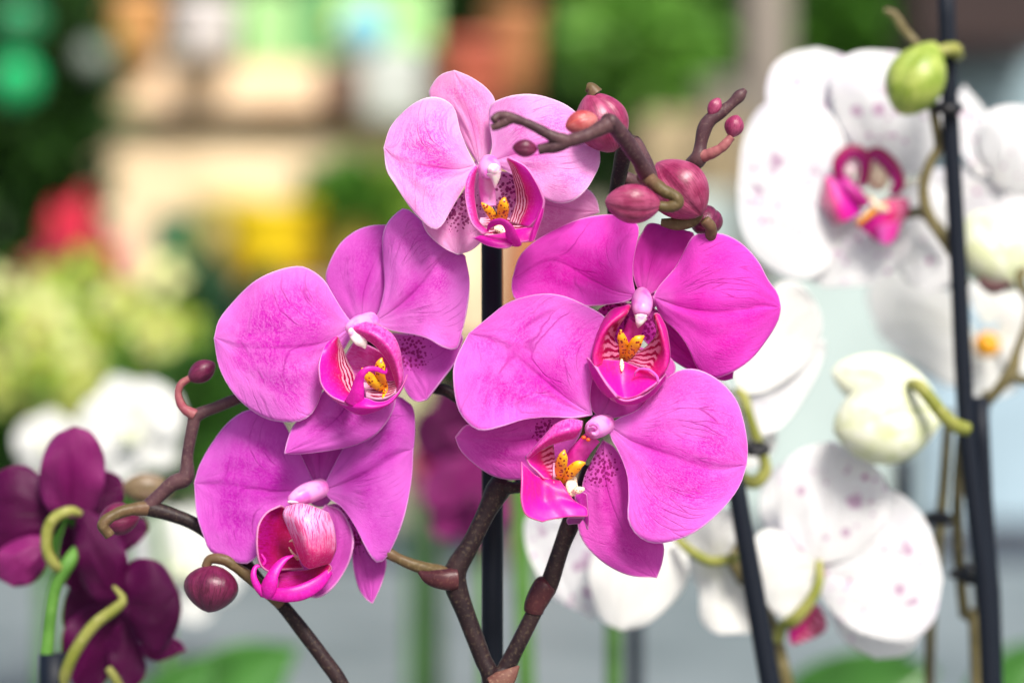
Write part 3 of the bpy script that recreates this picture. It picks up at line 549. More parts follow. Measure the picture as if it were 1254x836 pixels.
# upper stems
u = T(580, 80, 3.483, .800)
st([(690,1000,-22,2.6),(610,690,-18,2.9),(605,560,-14,2.9),(625,450,-6,3.0),(650,340,4,3.0),(690,330,10,2.5)], 'stem', u)
st([(690,330,10,2.4),(740,440,18,3.0),(745,480,22,3.1),(700,400,30,2.9),(640,310,36,2.9),(590,250,40,3.0),(570,240,42,2.9)], 'stemup', u)
st([(580,250,41,2.8),(480,300,42,2.3),(400,325,42,2.5),(350,345,42,2.3),(275,360,42,1.7)], 'stemup', u)
st([(400,325,42,2.3),(340,305,43,2.1),(250,258,44,1.7),(165,225,45,1.8),(110,215,45,1.6),(80,235,46,1.2)], 'stemup', u)
st([(165,222,45,1.7),(120,250,45,1.4),(75,268,45,1.0)], 'stemup', u, name='bract')
bud('bud', PK, u, (272,358,42), (165,350,43), 72, M['buddk'], fat=.5, ph=2, label='tiny rosy bud on the out-of-focus spray')
bud('bud', PK, u, (530,225,30), (392,265,32), 100, M['budorange'], ph=.4, label='salmon bud with an orange glow')
bud('bud', PK, u, (600,370,6), (490,120,8), 228, M['bud'], ph=.6, fat=.5, label='large rose bud at the top of the spray')
tube('bud_tip', PK, u, [(520,125,8,2.6),(500,100,8,2.0),(480,95,8,1.3)], M['pedic'])
st([(725,470,22,3.0),(765,500,26,2.6),(810,535,28,2.4),(860,560,28,2.3),(870,590,28,2.2),(830,605,28,2.1),(790,600,28,1.8)], 'pedic', u)
bud('bud', PK, u, (800,595,28), (560,580,30), 165, M['bud'], ph=1.6, fat=.5, label='egg-shaped rose bud lying sideways')
bud('bud', PK, u, (780,415,0), (975,640,2), 250, M['bud'], ph=.2, fat=.48, seamdepth=.16, label='fat rose bud with deep seams behind the sideways one')
tube('bract', PK, u, [(800,670,-2,1.2),(870,675,-1,2.2),(940,650,-1,2.4),(965,600,-1,1.2)], M['pedic'], flat=.6)
bud('bud', PK, u, (1000,700,-4), (985,625,-16), 140, M['buddk'], ph=.8, seamdepth=.14, label='small bud facing away with a pale stalk')
st([(985,660,4,1.9),(1010,690,3,2.2),(1010,730,0,2.2),(980,790,-6,2.2)], 'pedic', u)
st([(640,480,-16,2.6),(760,520,-18,2.6),(880,470,-12,2.6),(930,425,-8,3.0),(960,395,-6,3.4),(968,340,-6,2.6),(985,270,-6,2.8),(1010,232,-6,2.6),(1050,205,-6,2.3),(1100,165,-6,2.0),(1135,130,-6,2.3),(1160,105,-6,.9)], 'stemup', u)
st([(960,392,-6,2.6),(1010,378,-4,2.2),(1060,350,-3,1.9),(1100,305,-3,1.5)], 'pedpink', u)
bud('bud', PK, u, (1098,308,-3), (1125,212,-3), 84, M['bud'], ph=1.1, label='small round rose bud at the right of the spray')
bud('bud', PK, u, (1005,215,-5), (1050,140,-5), 58, M['bud'], ph=2, label='tiny bud near the tip of the right twig')

# ================================================================== STAKES
def stake(t, pts, label, mat='stake', r=1):
    P = [t.w(q[0], q[1], q[2]) for q in pts]; R = [q[3]/1000 for q in pts]
    C = np.array(P); V, fcs, uv = tubeV(P, R, 24, 24)
    o = build('plant_stake', V, fcs, M[mat], None, uv=uv, org=P[0]); return tag(o, label, 'plant stake')
def down(t, x, y, dx=0):   # pixel y of the bench top at this distance
    return CY+(H-BENCH)/t.d*F
c0 = T(0, 0, 1, .835)
stake(c0, [(603,down(c0,0,0),0,3.5),(603,836,0,3.5),(603,600,0,3.5),(602,215,0,3.5)], 'dark blue-black straight stake standing behind the pink flowers')

# ================================================================== WHITE SPOTTED ORCHIDS (right)
WA = tag(empty('orchid_plant', (.18, .99, BENCH)), 'white orchid with purple freckles and a magenta lip, tied to the tall dark stake', 'orchid plant')
WB = tag(empty('orchid_plant', (.09, .97, BENCH)), 'white orchid with its flowers seen from behind, beside the leaning dark stake', 'orchid plant')
WC = tag(empty('orchid_plant', (.2, 1.1, BENCH)), 'pale orchid with a big creamy bud and a yellow throated flower at the right edge', 'orchid plant')
w1 = T(880, 30, 2.259, .99)
f = flower(w1, (410, 440, 0), 'white flower with a magenta and orange lip, facing forward', WA)
WM = dict(wav=.7, crease=.1, nu=26, nv=25)
WS = dict(wav=.7, crease=.1, nu=64, nv=61)
def scat(x0, y0, x1, y1, n, r, seed):
    g_ = np.random.default_rng(seed); return [(x0+(x1-x0)*g_.random(), y0+(y1-y0)*g_.random(), r*(.35+.6*g_.random())) for _ in range(n)]
petal('sepal', f, w1, (400, 400), [(330,340),(240,270),(150,240),(131,190),(150,118),(205,78)], (272, 64), [(350,88),(420,150),(440,260),(425,350)], M['white'], zm=(-3,-4,-8), spot=scat(180,130,330,280,12,8,1), **WS)
petal('petal', f, w1, (430, 400), [(360,320),(315,220),(320,120),(385,76)], (490, 74), [(560,118),(620,195),(642,300),(600,380),(520,420)], M['white'], mid=[(470,250)], zm=(0,3,-1), zl=-2, zr=-2, spot=[(443,235,13),(380,238,10),(465,182,10),(490,240,7)]+scat(370,120,600,330,16,7,2), **WS)
petal('petal', f, w1, (370, 450), [(360,350),(310,250),(220,200),(125,222),(70,310)], (52, 450), [(350,520),(330,620),(280,690),(200,705),(110,650),(62,560)], M['white'], mid=[(210,450)], zm=(0,4,0), zl=-2, zr=-2, spot=[(160,380,13),(110,462,9),(90,490,7),(150,410,7)]+scat(80,330,280,620,22,7,3), **WS)
petal('sepal', f, w1, (400, 530), [(280,540),(215,600),(205,680)], (300, 728), [(500,540),(530,630),(440,712)], M['white'], zm=(-2,-1,-3), spot=[(300,615,13),(260,590,11),(270,570,10),(262,655,9)]+scat(230,560,330,690,10,7,4), **WS)
petal('sepal', f, w1, (460, 480), [(470,600),(510,700)], (590, 748), [(560,440),(660,520),(660,680)], M['white'], zm=(-4,-8,-12), **WM)
loft('lip_side_lobe', f, w1, [[(290,440,6),(300,420,7),(335,425,7)], [(285,500,7),(330,500,11),(375,470,7)], [(320,555,8),(350,545,10),(400,520,6)]], M['lobe0'])
tube('lip_side_lobe', f, w1, [(335,430,8,1.6),(332,385,9,2.6),(365,352,9,2.8),(400,365,9,2.8),(405,400,9,2.2),(395,450,8,1.6)], M['darklobe'], flat=.5)
tube('lip_side_lobe', f, w1, [(405,370,9,2.0),(440,358,9,2.8),(480,395,9,3.0),(498,440,9,2.4),(480,470,8,1.5)], M['darklobe'], flat=.5)
blob('anther_cap', f, w1, (362, 405, 5), (22, 30), M['anther']); blob('lip_pad', f, w1, (440, 420, 4), (34, 42), M['cream'])
tube('column', f, w1, [(330,425,6,2),(370,460,9,2.6),(410,500,8,1.8)], M['coldeep'])
loft('lip_mid_lobe', f, w1, [[(380,555,9),(430,500,12),(500,480,10),(525,485,8)], [(400,570,10),(450,540,13),(500,520,11),(530,520,8)], [(440,600,8),(470,590,10),(495,570,9),(520,530,7)]], M['lobered'])
tube('callus', f, w1, [(385,552,13,1.2),(425,520,14,1.5),(465,495,13,.9)], M['callus'])
tube('callus', f, w1, [(415,475,13,.9),(440,505,14,1.9),(470,512,13,1.0)], M['cream'])
loft('lip_mid_lobe', f, w1, [[(440,560,12),(470,550,13),(500,545,11)], [(445,600,11),(468,608,12),(495,580,10)]], M['hood'])
# side-facing flower past the stake
f = flower(w1, (760, 450, 0), 'white flower behind the tall stake, turned to the right', WA)
w1b = T(880, 30, 2.259, 1.03)
petal('sepal', f, w1b, (720, 420), [(660,330),(650,230)], (678, 168), [(740,240),(790,330),(780,400)], M['white'], zm=(0,-3,-5), spot=scat(670,220,770,380,10,8,8), **WS)
petal('petal', f, w1b, (760, 440), [(720,330),(740,250),(800,225)], (880, 230), [(930,320),(900,430),(830,480)], M['white'], zm=(0,5,3), zl=-3, zr=-3, spot=scat(740,280,900,430,10,8,9), **WS)
petal('petal', f, w1b, (730, 440), [(640,400),(560,420),(510,560)], (560, 690), [(640,735),(720,640),(760,520)], M['white'], zm=(0,-4,-6), **WM)
petal('sepal', f, w1b, (760, 330), [(660,400),(640,500)], (740, 640), [(860,380),(860,540)], M['white'], zm=(-4,-4,-6), **WM)
petal('sepal', f, w1b, (790, 470), [(760,560),(790,640)], (860, 690), [(930,620),(880,500)], M['white'], zm=(0,3,5), **WM)
bud('bud', WA, T(880,30,2.259,1.01), (700,520,0), (830,735,4), 200, M['budwhite'], fat=.5, label='round white bud with a lime edge behind the tall stake', seamdepth=.06)
tube('bract', WA, T(880,30,2.259,1.0), [(720,705,4,1.5),(760,728,4,2.6),(810,715,4,1.2)], M['node'])
g = T(1080, 0, 3.213, .955)
bud('bud', WA, g, (210,165,0), (70,450,3), 236, M['budgreen'], ph=.6, fat=.44, seamdepth=.13, label='lime green bud with dark freckles at the top right')
tube('pedicel', WA, g, [(200,215,0,2.6),(240,200,0,2.9),(285,195,-2,3.1),(300,220,-8,2.6)], M['lime'])
tube('stem', WA, g, [(10,40,-2,1.0),(50,60,-2,1.8),(80,110,-2,2.2),(115,150,-2,1.8),(150,185,-1,1.6)], M['wstem'], bump=.15)
tube('stem', WA, g, [(200,420,-14,2.0),(215,500,-14,2.2),(225,580,-14,2.4),(190,640,-14,2.4),(165,720,-14,2.4),(168,800,-14,2.6),(190,860,-14,2.9),(235,930,-14,2.4),(290,1020,-16,2.2),(330,1120,-20,2.2)], M['wstem'], bump=.1)
tube('stem', WA, w1, [(520,525,8,2.0),(560,520,4,2.6),(600,550,0,2.3),(640,600,-2,2.2)], M['wstemdk'], bump=.1)
# long stems beside the stakes
q = T(0, 0, 1, .985)
tube('stem', WA, q, [(1168,290,-14,2),(1178,360,-14,2.3),(1184,480,-8,2.4),(1178,540,-2,2.8),(1172,640,-2,2.6),(1182,760,-6,2.8),(1196,836,-8,2.8),(1210,down(q,0,0),-8,3)], M['wstem'], n=70, bump=.12)
tube('stem', WA, q, [(1162,500,-30,2.2),(1156,600,-30,2.4),(1146,700,-30,2.5),(1138,836,-30,2.6),(1130,down(q,0,0),-30,2.8)], M['wstemdk'], n=60, bump=.12)

# --- plant B: seen from behind
b4 = T(860, 260, 3.183, .96)
f = flower(b4, (150, 700, 0), 'white flower seen from behind, just right of the magenta ones', WB)
petal('petal', f, b4, (140, 700), [(120,560),(190,400),(280,290),(330,266),(385,282)], (440, 350), [(240,700),(340,640),(420,560),(462,470),(460,400)], M['whitep'], mid=[(300,500)], zm=(0,-6,-3), zl=3, zr=3, **WM)
petal('sepal', f, b4, (150, 715), [(300,640),(400,560),(470,490)], (478, 545), [(180,860),(270,860),(350,790),(430,660)], M['white'], mid=[(320,690)], zm=(-1,-6,-8), zl=2, zr=2, **WM)
petal('sepal', f, b4, (130, 700), [(60,640),(20,560)], (0, 640), [(120,780),(60,800)], M['whitep'], zm=(-1,-6,-8), **WM)
petal('petal', f, b4, (150, 720), [(60,760),(20,860),(60,960)], (140, 1010), [(190,760),(270,820),(290,900),(230,980)], M['whitep'], mid=[(150,850)], zm=(-2,-8,-10), **WM)
b5 = T(900, 380, 3.542, .945)
tube('pedicel', WB, b5, [(10,350,-4,1.8),(40,380,0,2.2),(60,450,2,2.2),(95,560,0,2.6),(125,640,-2,2.6),(130,700,-3,2.9),(85,745,-3,3.0),(30,720,-3,2.6),(0,690,-8,2.4)], M['lime'], bump=.08)
w3 = T(630, 520, 2.28, .96)
f = flower(w3, (835, 370, 0), 'large white freckled flower seen from behind at the lower right', WB)
w3f = T(630, 520, 2.28, .956)
petal('petal', f, w3f, (845, 390), [(760,340),(735,220),(748,120),(800,68)], (880, 46), [(945,72),(1005,112),(1040,170),(1040,260),(960,360)], M['white'], mid=[(880,200)], zm=(0,1,-1), zl=-2, zr=-1, spot=[(800,185,9),(950,215,14),(925,300,9),(790,355,12)]+scat(770,120,1000,320,14,6,5), **WS)
petal('petal', f, T(630,520,2.28,.958), (840, 380), [(880,290),(960,200),(1050,180),(1130,240),(1172,330)], (1196, 430), [(860,480),(930,560),(1010,595),(1100,605),(1170,545)], M['white'], mid=[(1020,420)], zm=(0,1,-1), zl=-2, zr=-1, spot=[(1100,350,11),(1075,460,12),(1115,492,9),(1020,280,9),(865,378,12)]+scat(960,250,1160,560,20,6,6), **WS)
petal('sepal', f, T(630,520,2.28,.975), (870, 440), [(880,520),(930,610)], (1010, 653), [(980,440),(1130,540),(1100,636)], M['white'], mid=[(960,560)], zm=(0,0,0), **WM)
petal('petal', f, w3f, (835, 380), [(780,330),(720,290),(668,320),(664,420)], (720, 520), [(860,440),(830,500),(765,545)], M['whitep'], mid=[(760,410)], zm=(0,1,-1), zl=-2, zr=-1, **WM)
petal('sepal', f, T(630,520,2.28,.985), (820, 360), [(740,330),(690,260),(690,180)], (740, 110), [(860,300),(840,180)], M['white'], zm=(0,0,0), **WM)
petal('lip_mid_lobe', f, T(630,520,2.28,.972), (850, 500), [(790,530),(765,580)], (775, 615), [(870,540),(868,575),(820,600)], M['lobered'], zm=(0,0,0), nu=12, nv=11)
tube('pedicel', WB, w3, [(850,380,4,1.6),(850,440,8,2.2),(820,500,8,2.7),(780,545,6,3.0),(750,560,0,2.6),(735,600,-4,2.6)], M['lime'])
f = flower(w3, (215, 380, 0), 'white flower behind the lowest magenta petal, two rounded petals showing', WB)
petal('petal', f, w3, (180, 280), [(100,250),(35,255),(30,330),(60,410),(110,480)], (225, 543), [(225,350),(220,430),(235,500)], M['white'], mid=[(140,400)], zm=(0,-3,-4), spot=[(78,300,8),(195,385,12),(205,365,12),(205,465,10),(175,395,9)]+scat(80,290,210,500,8,6,7), **WS)
petal('petal', f, T(630,520,2.28,.95), (340, 270), [(250,300),(208,390),(215,480),(245,545)], (300, 573), [(440,290),(487,380),(470,460),(380,550)], M['whitep'], mid=[(310,450)], zm=(0,2,0), zl=-3, zr=-3, **WM)
f = flower(w3, (560, 380, 0), 'small white flower in side view beside the leaning stake', WB)
petal('petal', f, w3, (570, 372), [(500,350),(470,300),(520,260),(560,235)], (604, 235), [(620,300),(605,350)], M['whitep'], zm=(0,2,0), **WM)
petal('petal', f, T(630,520,2.28,.97), (560, 385), [(500,370),(486,400),(515,460),(520,540),(560,580)], (610, 582), [(610,390),(660,450),(665,570)], M['whitep'], mid=[(580,480)], zm=(0,-2,0), **WM)
tube('pedicel', WB, T(630,520,2.28,.94), [(450,315,-6,1.6),(490,350,-2,2.2),(545,380,0,2.4),(600,375,0,2.2),(625,370,-4,2.0)], M['lime'])
tube('stem', WB, w3, [(600,330,-6,2.4),(620,400,-4,2.6),(680,480,-8,2.8),(720,560,-8,3),(760,720,-8,3.2),(800,900,-8,3.2),(850,1190,-8,3.2)], M['wstem'], n=60, bump=.12)
tube('stem', WB, w3, [(610,250,-10,2.4),(604,300,-8,3.2),(600,350,-6,3.2),(640,440,-6,2.6)], M['wstemdk'], n=30, bump=.12)

# --- plant C
w4 = T(860, 260, 3.183, 1.10)
f = flower(w4, (1120, 480, 0), 'white flower with a yellow throat at the right edge, mostly behind the stakes', WC)
petal('petal', f, w4, (1060, 460), [(960,300),(830,240),(700,230),(640,320)], (690, 480), [(1060,560),(985,680),(900,640),(790,565)], M['whitep'], mid=[(850,420)], zm=(0,3,0), **WM)
petal('sepal', f, w4, (1100, 440), [(1040,330),(1060,260)], (1140, 230), [(1260,280),(1200,400)], M['whitep'], zm=(-2,-2,-4), **WM)
petal('petal', f, w4, (1140, 470), [(1220,330),(1340,320)], (1400, 450), [(1180,600),(1320,620)], M['whitep'], zm=(0,3,0), **WM)
petal('sepal', f, w4, (1100, 520), [(1020,600),(1040,700)], (1100, 740), [(1240,560),(1230,680)], M['whitep'], zm=(-2,-2,-4), **WM)
blob('lip', f, w4, (1110, 515, 10), (52, 50), M['callus'])
bud('bud', WC, T(900,380,3.542,.945), (905,445,0), (425,520,4), 375, M['budwhite'], ph=.2, fat=.46, seamdepth=.06, label='large creamy bud, lower fold with a lime flank', flat=.8)
bud('bud_fold', WC, T(900,380,3.542,.965), (870,380,0), (420,262,2), 250, M['budwhite'], ph=.2, fat=.46, seamdepth=.05, flat=.6)
tube('pedicel', WC, T(900,380,3.542,.930), [(760,320,-6,2.2),(800,330,0,2.9),(850,385,2,3.0),(910,460,2,3.0),(960,500,0,3.2),(1010,515,-2,3.0)], M['lime'])
tube('stem', WC, T(860,260,3.183,.98), [(1260,220,-4,1.6),(1240,240,-4,2.0),(1245,290,-4,2.0),(1275,350,-4,2.0),(1265,440,-4,2.0),(1230,530,-4,2.2),(1205,620,-4,3.2),(1160,680,-4,2.6),(1110,735,-6,2.6)], M['wstem'], n=50, bump=.1)
tube('stem', WC, T(860,260,3.183,.98), [(1205,635,-4,2.4),(1260,655,-4,2.2),(1330,640,-4,2.0)], M['wstemdk'])
tube('stem', WC, T(0,0,1,.99), [(1208,480,-4,2.2),(1200,560,-14,2.4),(1196,700,-14,2.6),(1204,836,-14,2.8),(1225,down(T(0,0,1,.99),0,0),-14,3)], M['wstemdk'], n=40, bump=.1)

c = T(0,0,1,.965)
stake(c, [(1232,down(c,0,0),0,3.4),(1212,836,0,3.4),(1186,560,0,3.4),(1174,330,0,3.3),(1163,130,0,3.2),(1157,-60,0,3.2)], 'tall dark stake at the right running out of the top of the picture')
c = T(0,0,1,.975)
stake(c, [(1232,down(c,0,0),6,3.2),(1218,836,6,3.2),(1207,640,6,3.2),(1200,486,6,3.2)], 'short dark stake with a cut top beside the tall one')
c = T(0,0,1,.93)
stake(c, [(1132,down(c,0,0),0,3.9),(943,836,0,3.8),(917,685,0,3.6),(893,545,0,3.4)], 'leaning black stake in front of the white flowers')
c = T(0,0,1,1.35)
stake(c, [(778,down(c,0,0),0,4.2),(777,836,0,4.2),(776,600,0,4.2)], 'blurred dark stake below the white flowers at the centre')
c = T(0,0,1,1.5)
stake(c, [(1098,down(c,0,0),0,5),(1100,836,0,5),(1102,560,0,5)], 'faint dark stake behind the large creamy bud')
def clip(t, x, y, r, label, h=3.2, tail=None):
    o = tag(empty('plant_clip', t.w(x, y, 0)), label, 'plant clip', 'clips holding orchid stems to stakes')
    P = [t.w(x+r*math.cos(a)*.9, y+r*.22*math.sin(a), 0)+np.array([0, -r/F*t.d*math.sin(a), 0]) for a in np.linspace(0, 2*math.pi, 9)]
    V, fc, uv = tubeV(P, [h/2000]*9, 40, 10); build('ring', V, fc, M['clip'], o, uv=uv)
    P = [t.w(x-r*1.0, y, 2), t.w(x-r*1.5, y-1, 2)]; V, fc, uv = tubeV(P, [h/2000, h/2600], 6, 8); build('tab', V, fc, M['clip'], o, uv=uv)
    return o
clip(T(0,0,1,.935), 925, 549, 15, 'black clip around the pale looping stalk at the centre right', 3.4)
clip(T(0,0,1,.962), 1160, 132, 15, 'black clip just under the lime green bud', 4.0)
clip(T(0,0,1,.98), 1196, 704, 22, 'black clip on the two right stakes near the bottom', 3.8)
clip(T(0,0,1,1.0), 1150, 634, 12, 'blurred black clip on the thin dark stem left of the two stakes', 4.0)

# ================================================================== PLUM ORCHID (left)
PL = tag(empty('orchid_plant', (-.17, .9, BENCH)), 'dark plum orchid at the lower left with yellow-green flower stalks', 'orchid plant')
L = T(0, 500, 2.487, .905); PM = dict(wav=1.5, crease=.4, nu=26, nv=25)
f = flower(L, (200, 330, 0), 'plum flower seen from behind with a glossy upright petal', PL)
Lb = T(0, 500, 2.487, .915)
petal('sepal', f, L, (215, 330), [(150,310),(118,240),(130,150),(165,85)], (225, 55), [(290,310),(318,220),(315,140),(280,75)], M['plumlt'], mid=[(220,190)], zm=(0,6,4), zl=-5, zr=-5, **PM)
petal('petal', f, Lb, (190, 330), [(140,230),(80,175),(10,185),(-50,240)], (-80, 330), [(150,400),(80,450),(0,470),(-60,430)], M['plum'], mid=[(60,320)], zm=(0,5,0), zl=-3, zr=-4, **PM)
petal('petal', f, Lb, (230, 320), [(270,220),(320,190),(370,215)], (375, 280), [(270,360),(340,350)], M['plum'], mid=[(300,280)], zm=(0,-2,-4), **PM)
petal('sepal', f, T(0,500,2.487,.91), (150, 390), [(80,390),(0,430),(-20,500)], (40, 542), [(150,440),(130,500),(90,535)], M['plumlt'], mid=[(70,470)], zm=(0,5,3), zl=-4, zr=-4, **PM)
petal('sepal', f, Lb, (200, 350), [(240,380),(260,480)], (230, 560), [(180,430),(190,520)], M['plum'], zm=(-2,-6,-8), **PM)
petal('sepal', f, Lb, (300, 330), [(330,300),(400,330),(445,340)], (452, 370), [(330,400),(380,435),(430,400)], M['plum'], zm=(-2,-6,-8), **PM)
f = flower(L, (370, 590, 0), 'darkest plum flower hanging at the bottom left', PL)
petal('petal', f, L, (370, 590), [(290,580),(240,500),(228,400),(235,325)], (260, 305), [(390,520),(385,440),(330,350)], M['plum'], mid=[(310,450)], zm=(0,5,2), zl=-4, zr=-4, **PM)
petal('petal', f, L, (385, 600), [(380,530),(395,470),(440,455),(500,480)], (545, 560), [(410,680),(450,730),(490,745),(530,690),(552,620)], M['plum'], mid=[(470,600)], zm=(0,5,1), zl=-4, zr=-4, **PM)
petal('sepal', f, Lb, (370, 600), [(280,600),(200,660),(190,760)], (230, 850), [(380,700),(340,800),(290,860)], M['plum'], zm=(0,-2,-4), **PM)
petal('sepal', f, Lb, (380, 620), [(330,720),(350,820)], (400, 860), [(420,700),(445,800)], M['plum'], zm=(0,2,4), **PM)
petal('sepal', f, Lb, (430, 690), [(430,740),(480,770)], (568, 735), [(500,690),(545,705)], M['plumlt'], zm=(-2,-4,-4), **PM)
petal('sepal', f, T(0,500,2.487,.925), (380, 560), [(300,520),(300,640)], (330, 760), [(430,600),(420,720)], M['plum'], zm=(0,0,0), **PM)
petal('sepal', f, T(0,500,2.487,.925), (300, 560), [(230,520),(190,640)], (250, 800), [(380,560),(400,760)], M['plum'], zm=(0,0,0), **PM)
tube('pedicel', PL, L, [(245,320,6,1.48),(215,312,9,2.13),(170,330,11,2.38),(145,370,11,2.38),(143,430,10,2.38),(165,475,8,2.38),(185,490,4,1.97)], M['lime'])
tube('stem', PL, L, [(235,430,0,2.4),(205,475,4,3.2),(170,540,4,2.9),(155,620,4,2.9),(145,720,4,3.0),(138,836,4,3.1),(125,1500,0,3.4),(120,1800,0,3.6)], M['green'], n=50)
tube('pedicel', PL, L, [(345,540,9,0.66),(375,580,9,1.80),(350,610,10,2.30),(290,655,11,2.46),(240,720,11,2.54),(205,790,10,2.54),(180,880,4,2.54),(150,1000,2,2.46)], M['lime'])
tube('pedicel', PL, L, [(330,790,9,1.64),(350,820,10,1.97),(380,880,8,1.97)], M['lime'])
bud('bud', PL, T(0,500,2.487,.95), (530,250,0), (365,240,4), 98, M['budolive'], label='blurred olive bud behind the hooked stalk')
tube('pedicel', PL, T(0,500,2.487,.94), [(345,240,0,1.2),(352,262,0,2.4),(350,290,0,2)], M['green'])
c = T(0,0,1,.90)
stake(c, [(66,down(c,0,0),0,5.2),(66,800,0,5.2)], 'stub of a black stake at the bottom left below the plum flowers')

# ================================================================== BACKGROUND, seen far out of focus
M['bench'] = plain('bench_grey_metal', (.11, .14, .148), (.19, .225, .235), .55, 2.2)
M['floorc'] = plain('ground_concrete', (.30, .29, .27), None, .8, 1)
def ground():
    V = [(-60,-20,0),(60,-20,0),(60,120,0),(-60,120,0)]
    o = build('ground', V, [(0,1,2,3)], M['floorc'], None, smooth=False); tag(o, kind='structure'); return o
ground()
def bx(name, x0, y0, z0, x1, y1, z1, mat, parent=None, bev=0):
    V = [(x,y,z) for x in (x0,x1) for y in (y0,y1) for z in (z0,z1)]
    Fc = [(0,1,3,2),(4,6,7,5),(0,4,5,1),(2,3,7,6),(0,2,6,4),(1,5,7,3)]
    o = build(name, V, Fc, mat, parent, smooth=False)
    if bev:
        m = o.modifiers.new('b', 'BEVEL'); m.width = bev; m.segments = 3
    return o
def pbox(name, x0, y0, x1, y1, d, deep, mat, parent=None, bev=.004):
    a, b = W(x0, y1, 0, d), W(x1, y0, 0, d)
    return bx(name, a[0], d, a[2], b[0], d+deep, b[2], mat, parent, bev)
bt = tag(empty('bench', (0, 2.6, 0)), 'long grey display bench under all the plants', 'bench')
bx('bench_top', -2.6, .45, BENCH-.05, 2.6, 5.2, BENCH, M['bench'], bt, .004)
for sx in (-2.4, 0, 2.4):
    for yy in (.7, 4.9): bx('leg', sx-.03, yy-.03, 0.002, sx+.03, yy+.03, BENCH-.052, M['bench'], bt)

M['cream_board'] = plain('cream_board', (.70, .54, .34), (.80, .66, .46), .7, 3)
M['tan_board'] = plain('tan_board', (.72, .46, .27), (.80, .60, .40), .6, 3)
M['brown_board'] = plain('brown_board', (.22, .14, .09), (.34, .24, .16), .7, 4)
M['dark_brown'] = plain('dark_brown_board', (.035, .018, .014), (.06, .035, .03), .7, 4)
M['black'] = plain('black_shadow_and_cord', (.02, .018, .015), None, .8)  # serves the painted shadow strip and the ball cords
sh = tag(empty('shelf_unit', (-.9, 6.3, 0)), 'wooden display shelf with a cream back standing far behind at the left', 'shelf')
def pb(name, x0, y0, x1, y1, d, deep, m): return pbox(name, x0, y0, x1, y1, d, deep, M[m], sh)
pb('back_panel', 100, 152, 600, 420, 6.38, .03, 'cream_board')
pb('shelf_board', 95, 78, 432, 134, 6.3, .3, 'tan_board')
pb('painted_shadow_strip', 100, 134, 440, 158, 6.34, .2, 'black')  # black strip added in place of the shade under the upper board
pb('shelf_board', 150, 345, 560, 396, 5.9, .46, 'brown_board')
pb('shelf_lip', 430, 96, 600, 130, 6.3, .1, 'brown_board')
zt = W(0, 420, 0, 6.6)[2]
bx('side_panel', W(95,0,0,6.5)[0]-.03, 6.42, 0.002, W(95,0,0,6.5)[0], 6.6, W(0,137,0,6.1)[2], M['brown_board'], sh)
bx('side_panel', W(600,0,0,6.5)[0], 6.42, 0.002, W(600,0,0,6.5)[0]+.03, 6.6, W(0,150,0,6.1)[2], M['brown_board'], sh)
bx('side_panel', W(320,0,0,6.5)[0], 6.42, 0.002, W(320,0,0,6.5)[0]+.03, 6.6, W(0,397,0,6.1)[2], M['brown_board'], sh)

def pot(x, ytop, ybot, w, d, col, label, name='flower_pot', cat='pot', taper=.78, plant=None, rough=.4, saucer=False):
    a = W(x, ybot, 0, d); hgt = (ybot-ytop)/F*d; r = w/2/F*d
    m = plain(name+'_glaze', col, tuple(c*.85 for c in col), rough, 6)
    o = tag(empty(name, a), label, cat)
    prof = [(0,0),(r*taper,0),(r*(taper*.4+.6),hgt*.6),(r,hgt*.86),(r*1.06,hgt*.87),(r*1.06,hgt),(r*.95,hgt),(r*.9,hgt*.85),(0,hgt*.84)]
    V = []; n = 32
    for (rr, z) in prof:
        for j in range(n): q_ = 6.28318*j/n; V.append((a[0]+rr*math.cos(q_), a[1]+rr*math.sin(q_), a[2]+z))
    build('body', V, gridfaces(len(prof), n, True), m, o)
    return o, a, r, hgt
def leaves(name, parent, C, R, n, size, mats, up=.3, seed=1, stretch=(1,1,1)):
    """many small folded leaves through a volume, one mesh"""
    rg = np.random.default_rng(seed); V = []; Fc = []; mi = []
    for i in range(n):
        p = rg.normal(size=3); p /= np.linalg.norm(p); p *= rg.random()**.4; c = C+p*np.array(R)*(.75+.5*rg.random())
        a = rg.normal(size=3); a[2] += up*2; a += p*1.0; a /= np.linalg.norm(a); b = np.cross(a, rg.normal(size=3)); b /= np.linalg.norm(b); nn = np.cross(a, b)
        s_ = size*(.6+.8*rg.random()); k = len(V)
        for (s, w, h) in ((0,0,0),(.35,.26,.06),(.35,-.26,.06),(.75,.2,.02),(.75,-.2,.02),(1,0,-.08),(.35,0,-.03),(.75,0,-.06)):
            V.append(c+a*s*s_+b*w*s_+nn*h*s_)
        for fc in ((0,1,6),(0,6,2),(1,3,7,6),(6,7,4,2),(3,5,7),(7,5,4)): Fc.append(tuple(k+q for q in fc)); mi.append(int(rg.integers(len(mats))))
    o = build(name, V, Fc, mats[0], parent, smooth=False)
    for m in mats[1:]: o.data.materials.append(m)
    o.data.polygons.foreach_set('material_index', mi)
    return o
def lm(name, c, tr=.25, rough=.45): return plain(name, c, tuple(q*.7 for q in c), rough, 20, tr)
G = [lm('leaf_deep_green', (.010, .028, .008)), lm('leaf_green', (.022, .065, .013)), lm('leaf_mid_green', (.045, .125, .02))]
GB = [lm('leaf_bright_green', (.13, .36, .035)), lm('leaf_grass_green', (.09, .28, .03)), lm('leaf_pale_green', (.22, .46, .08))]
GY = [lm('leaf_yellow_green', (.55, .62, .14)), lm('leaf_lime', (.34, .46, .05)), lm('leaf_cream_green', (.80, .84, .36))]
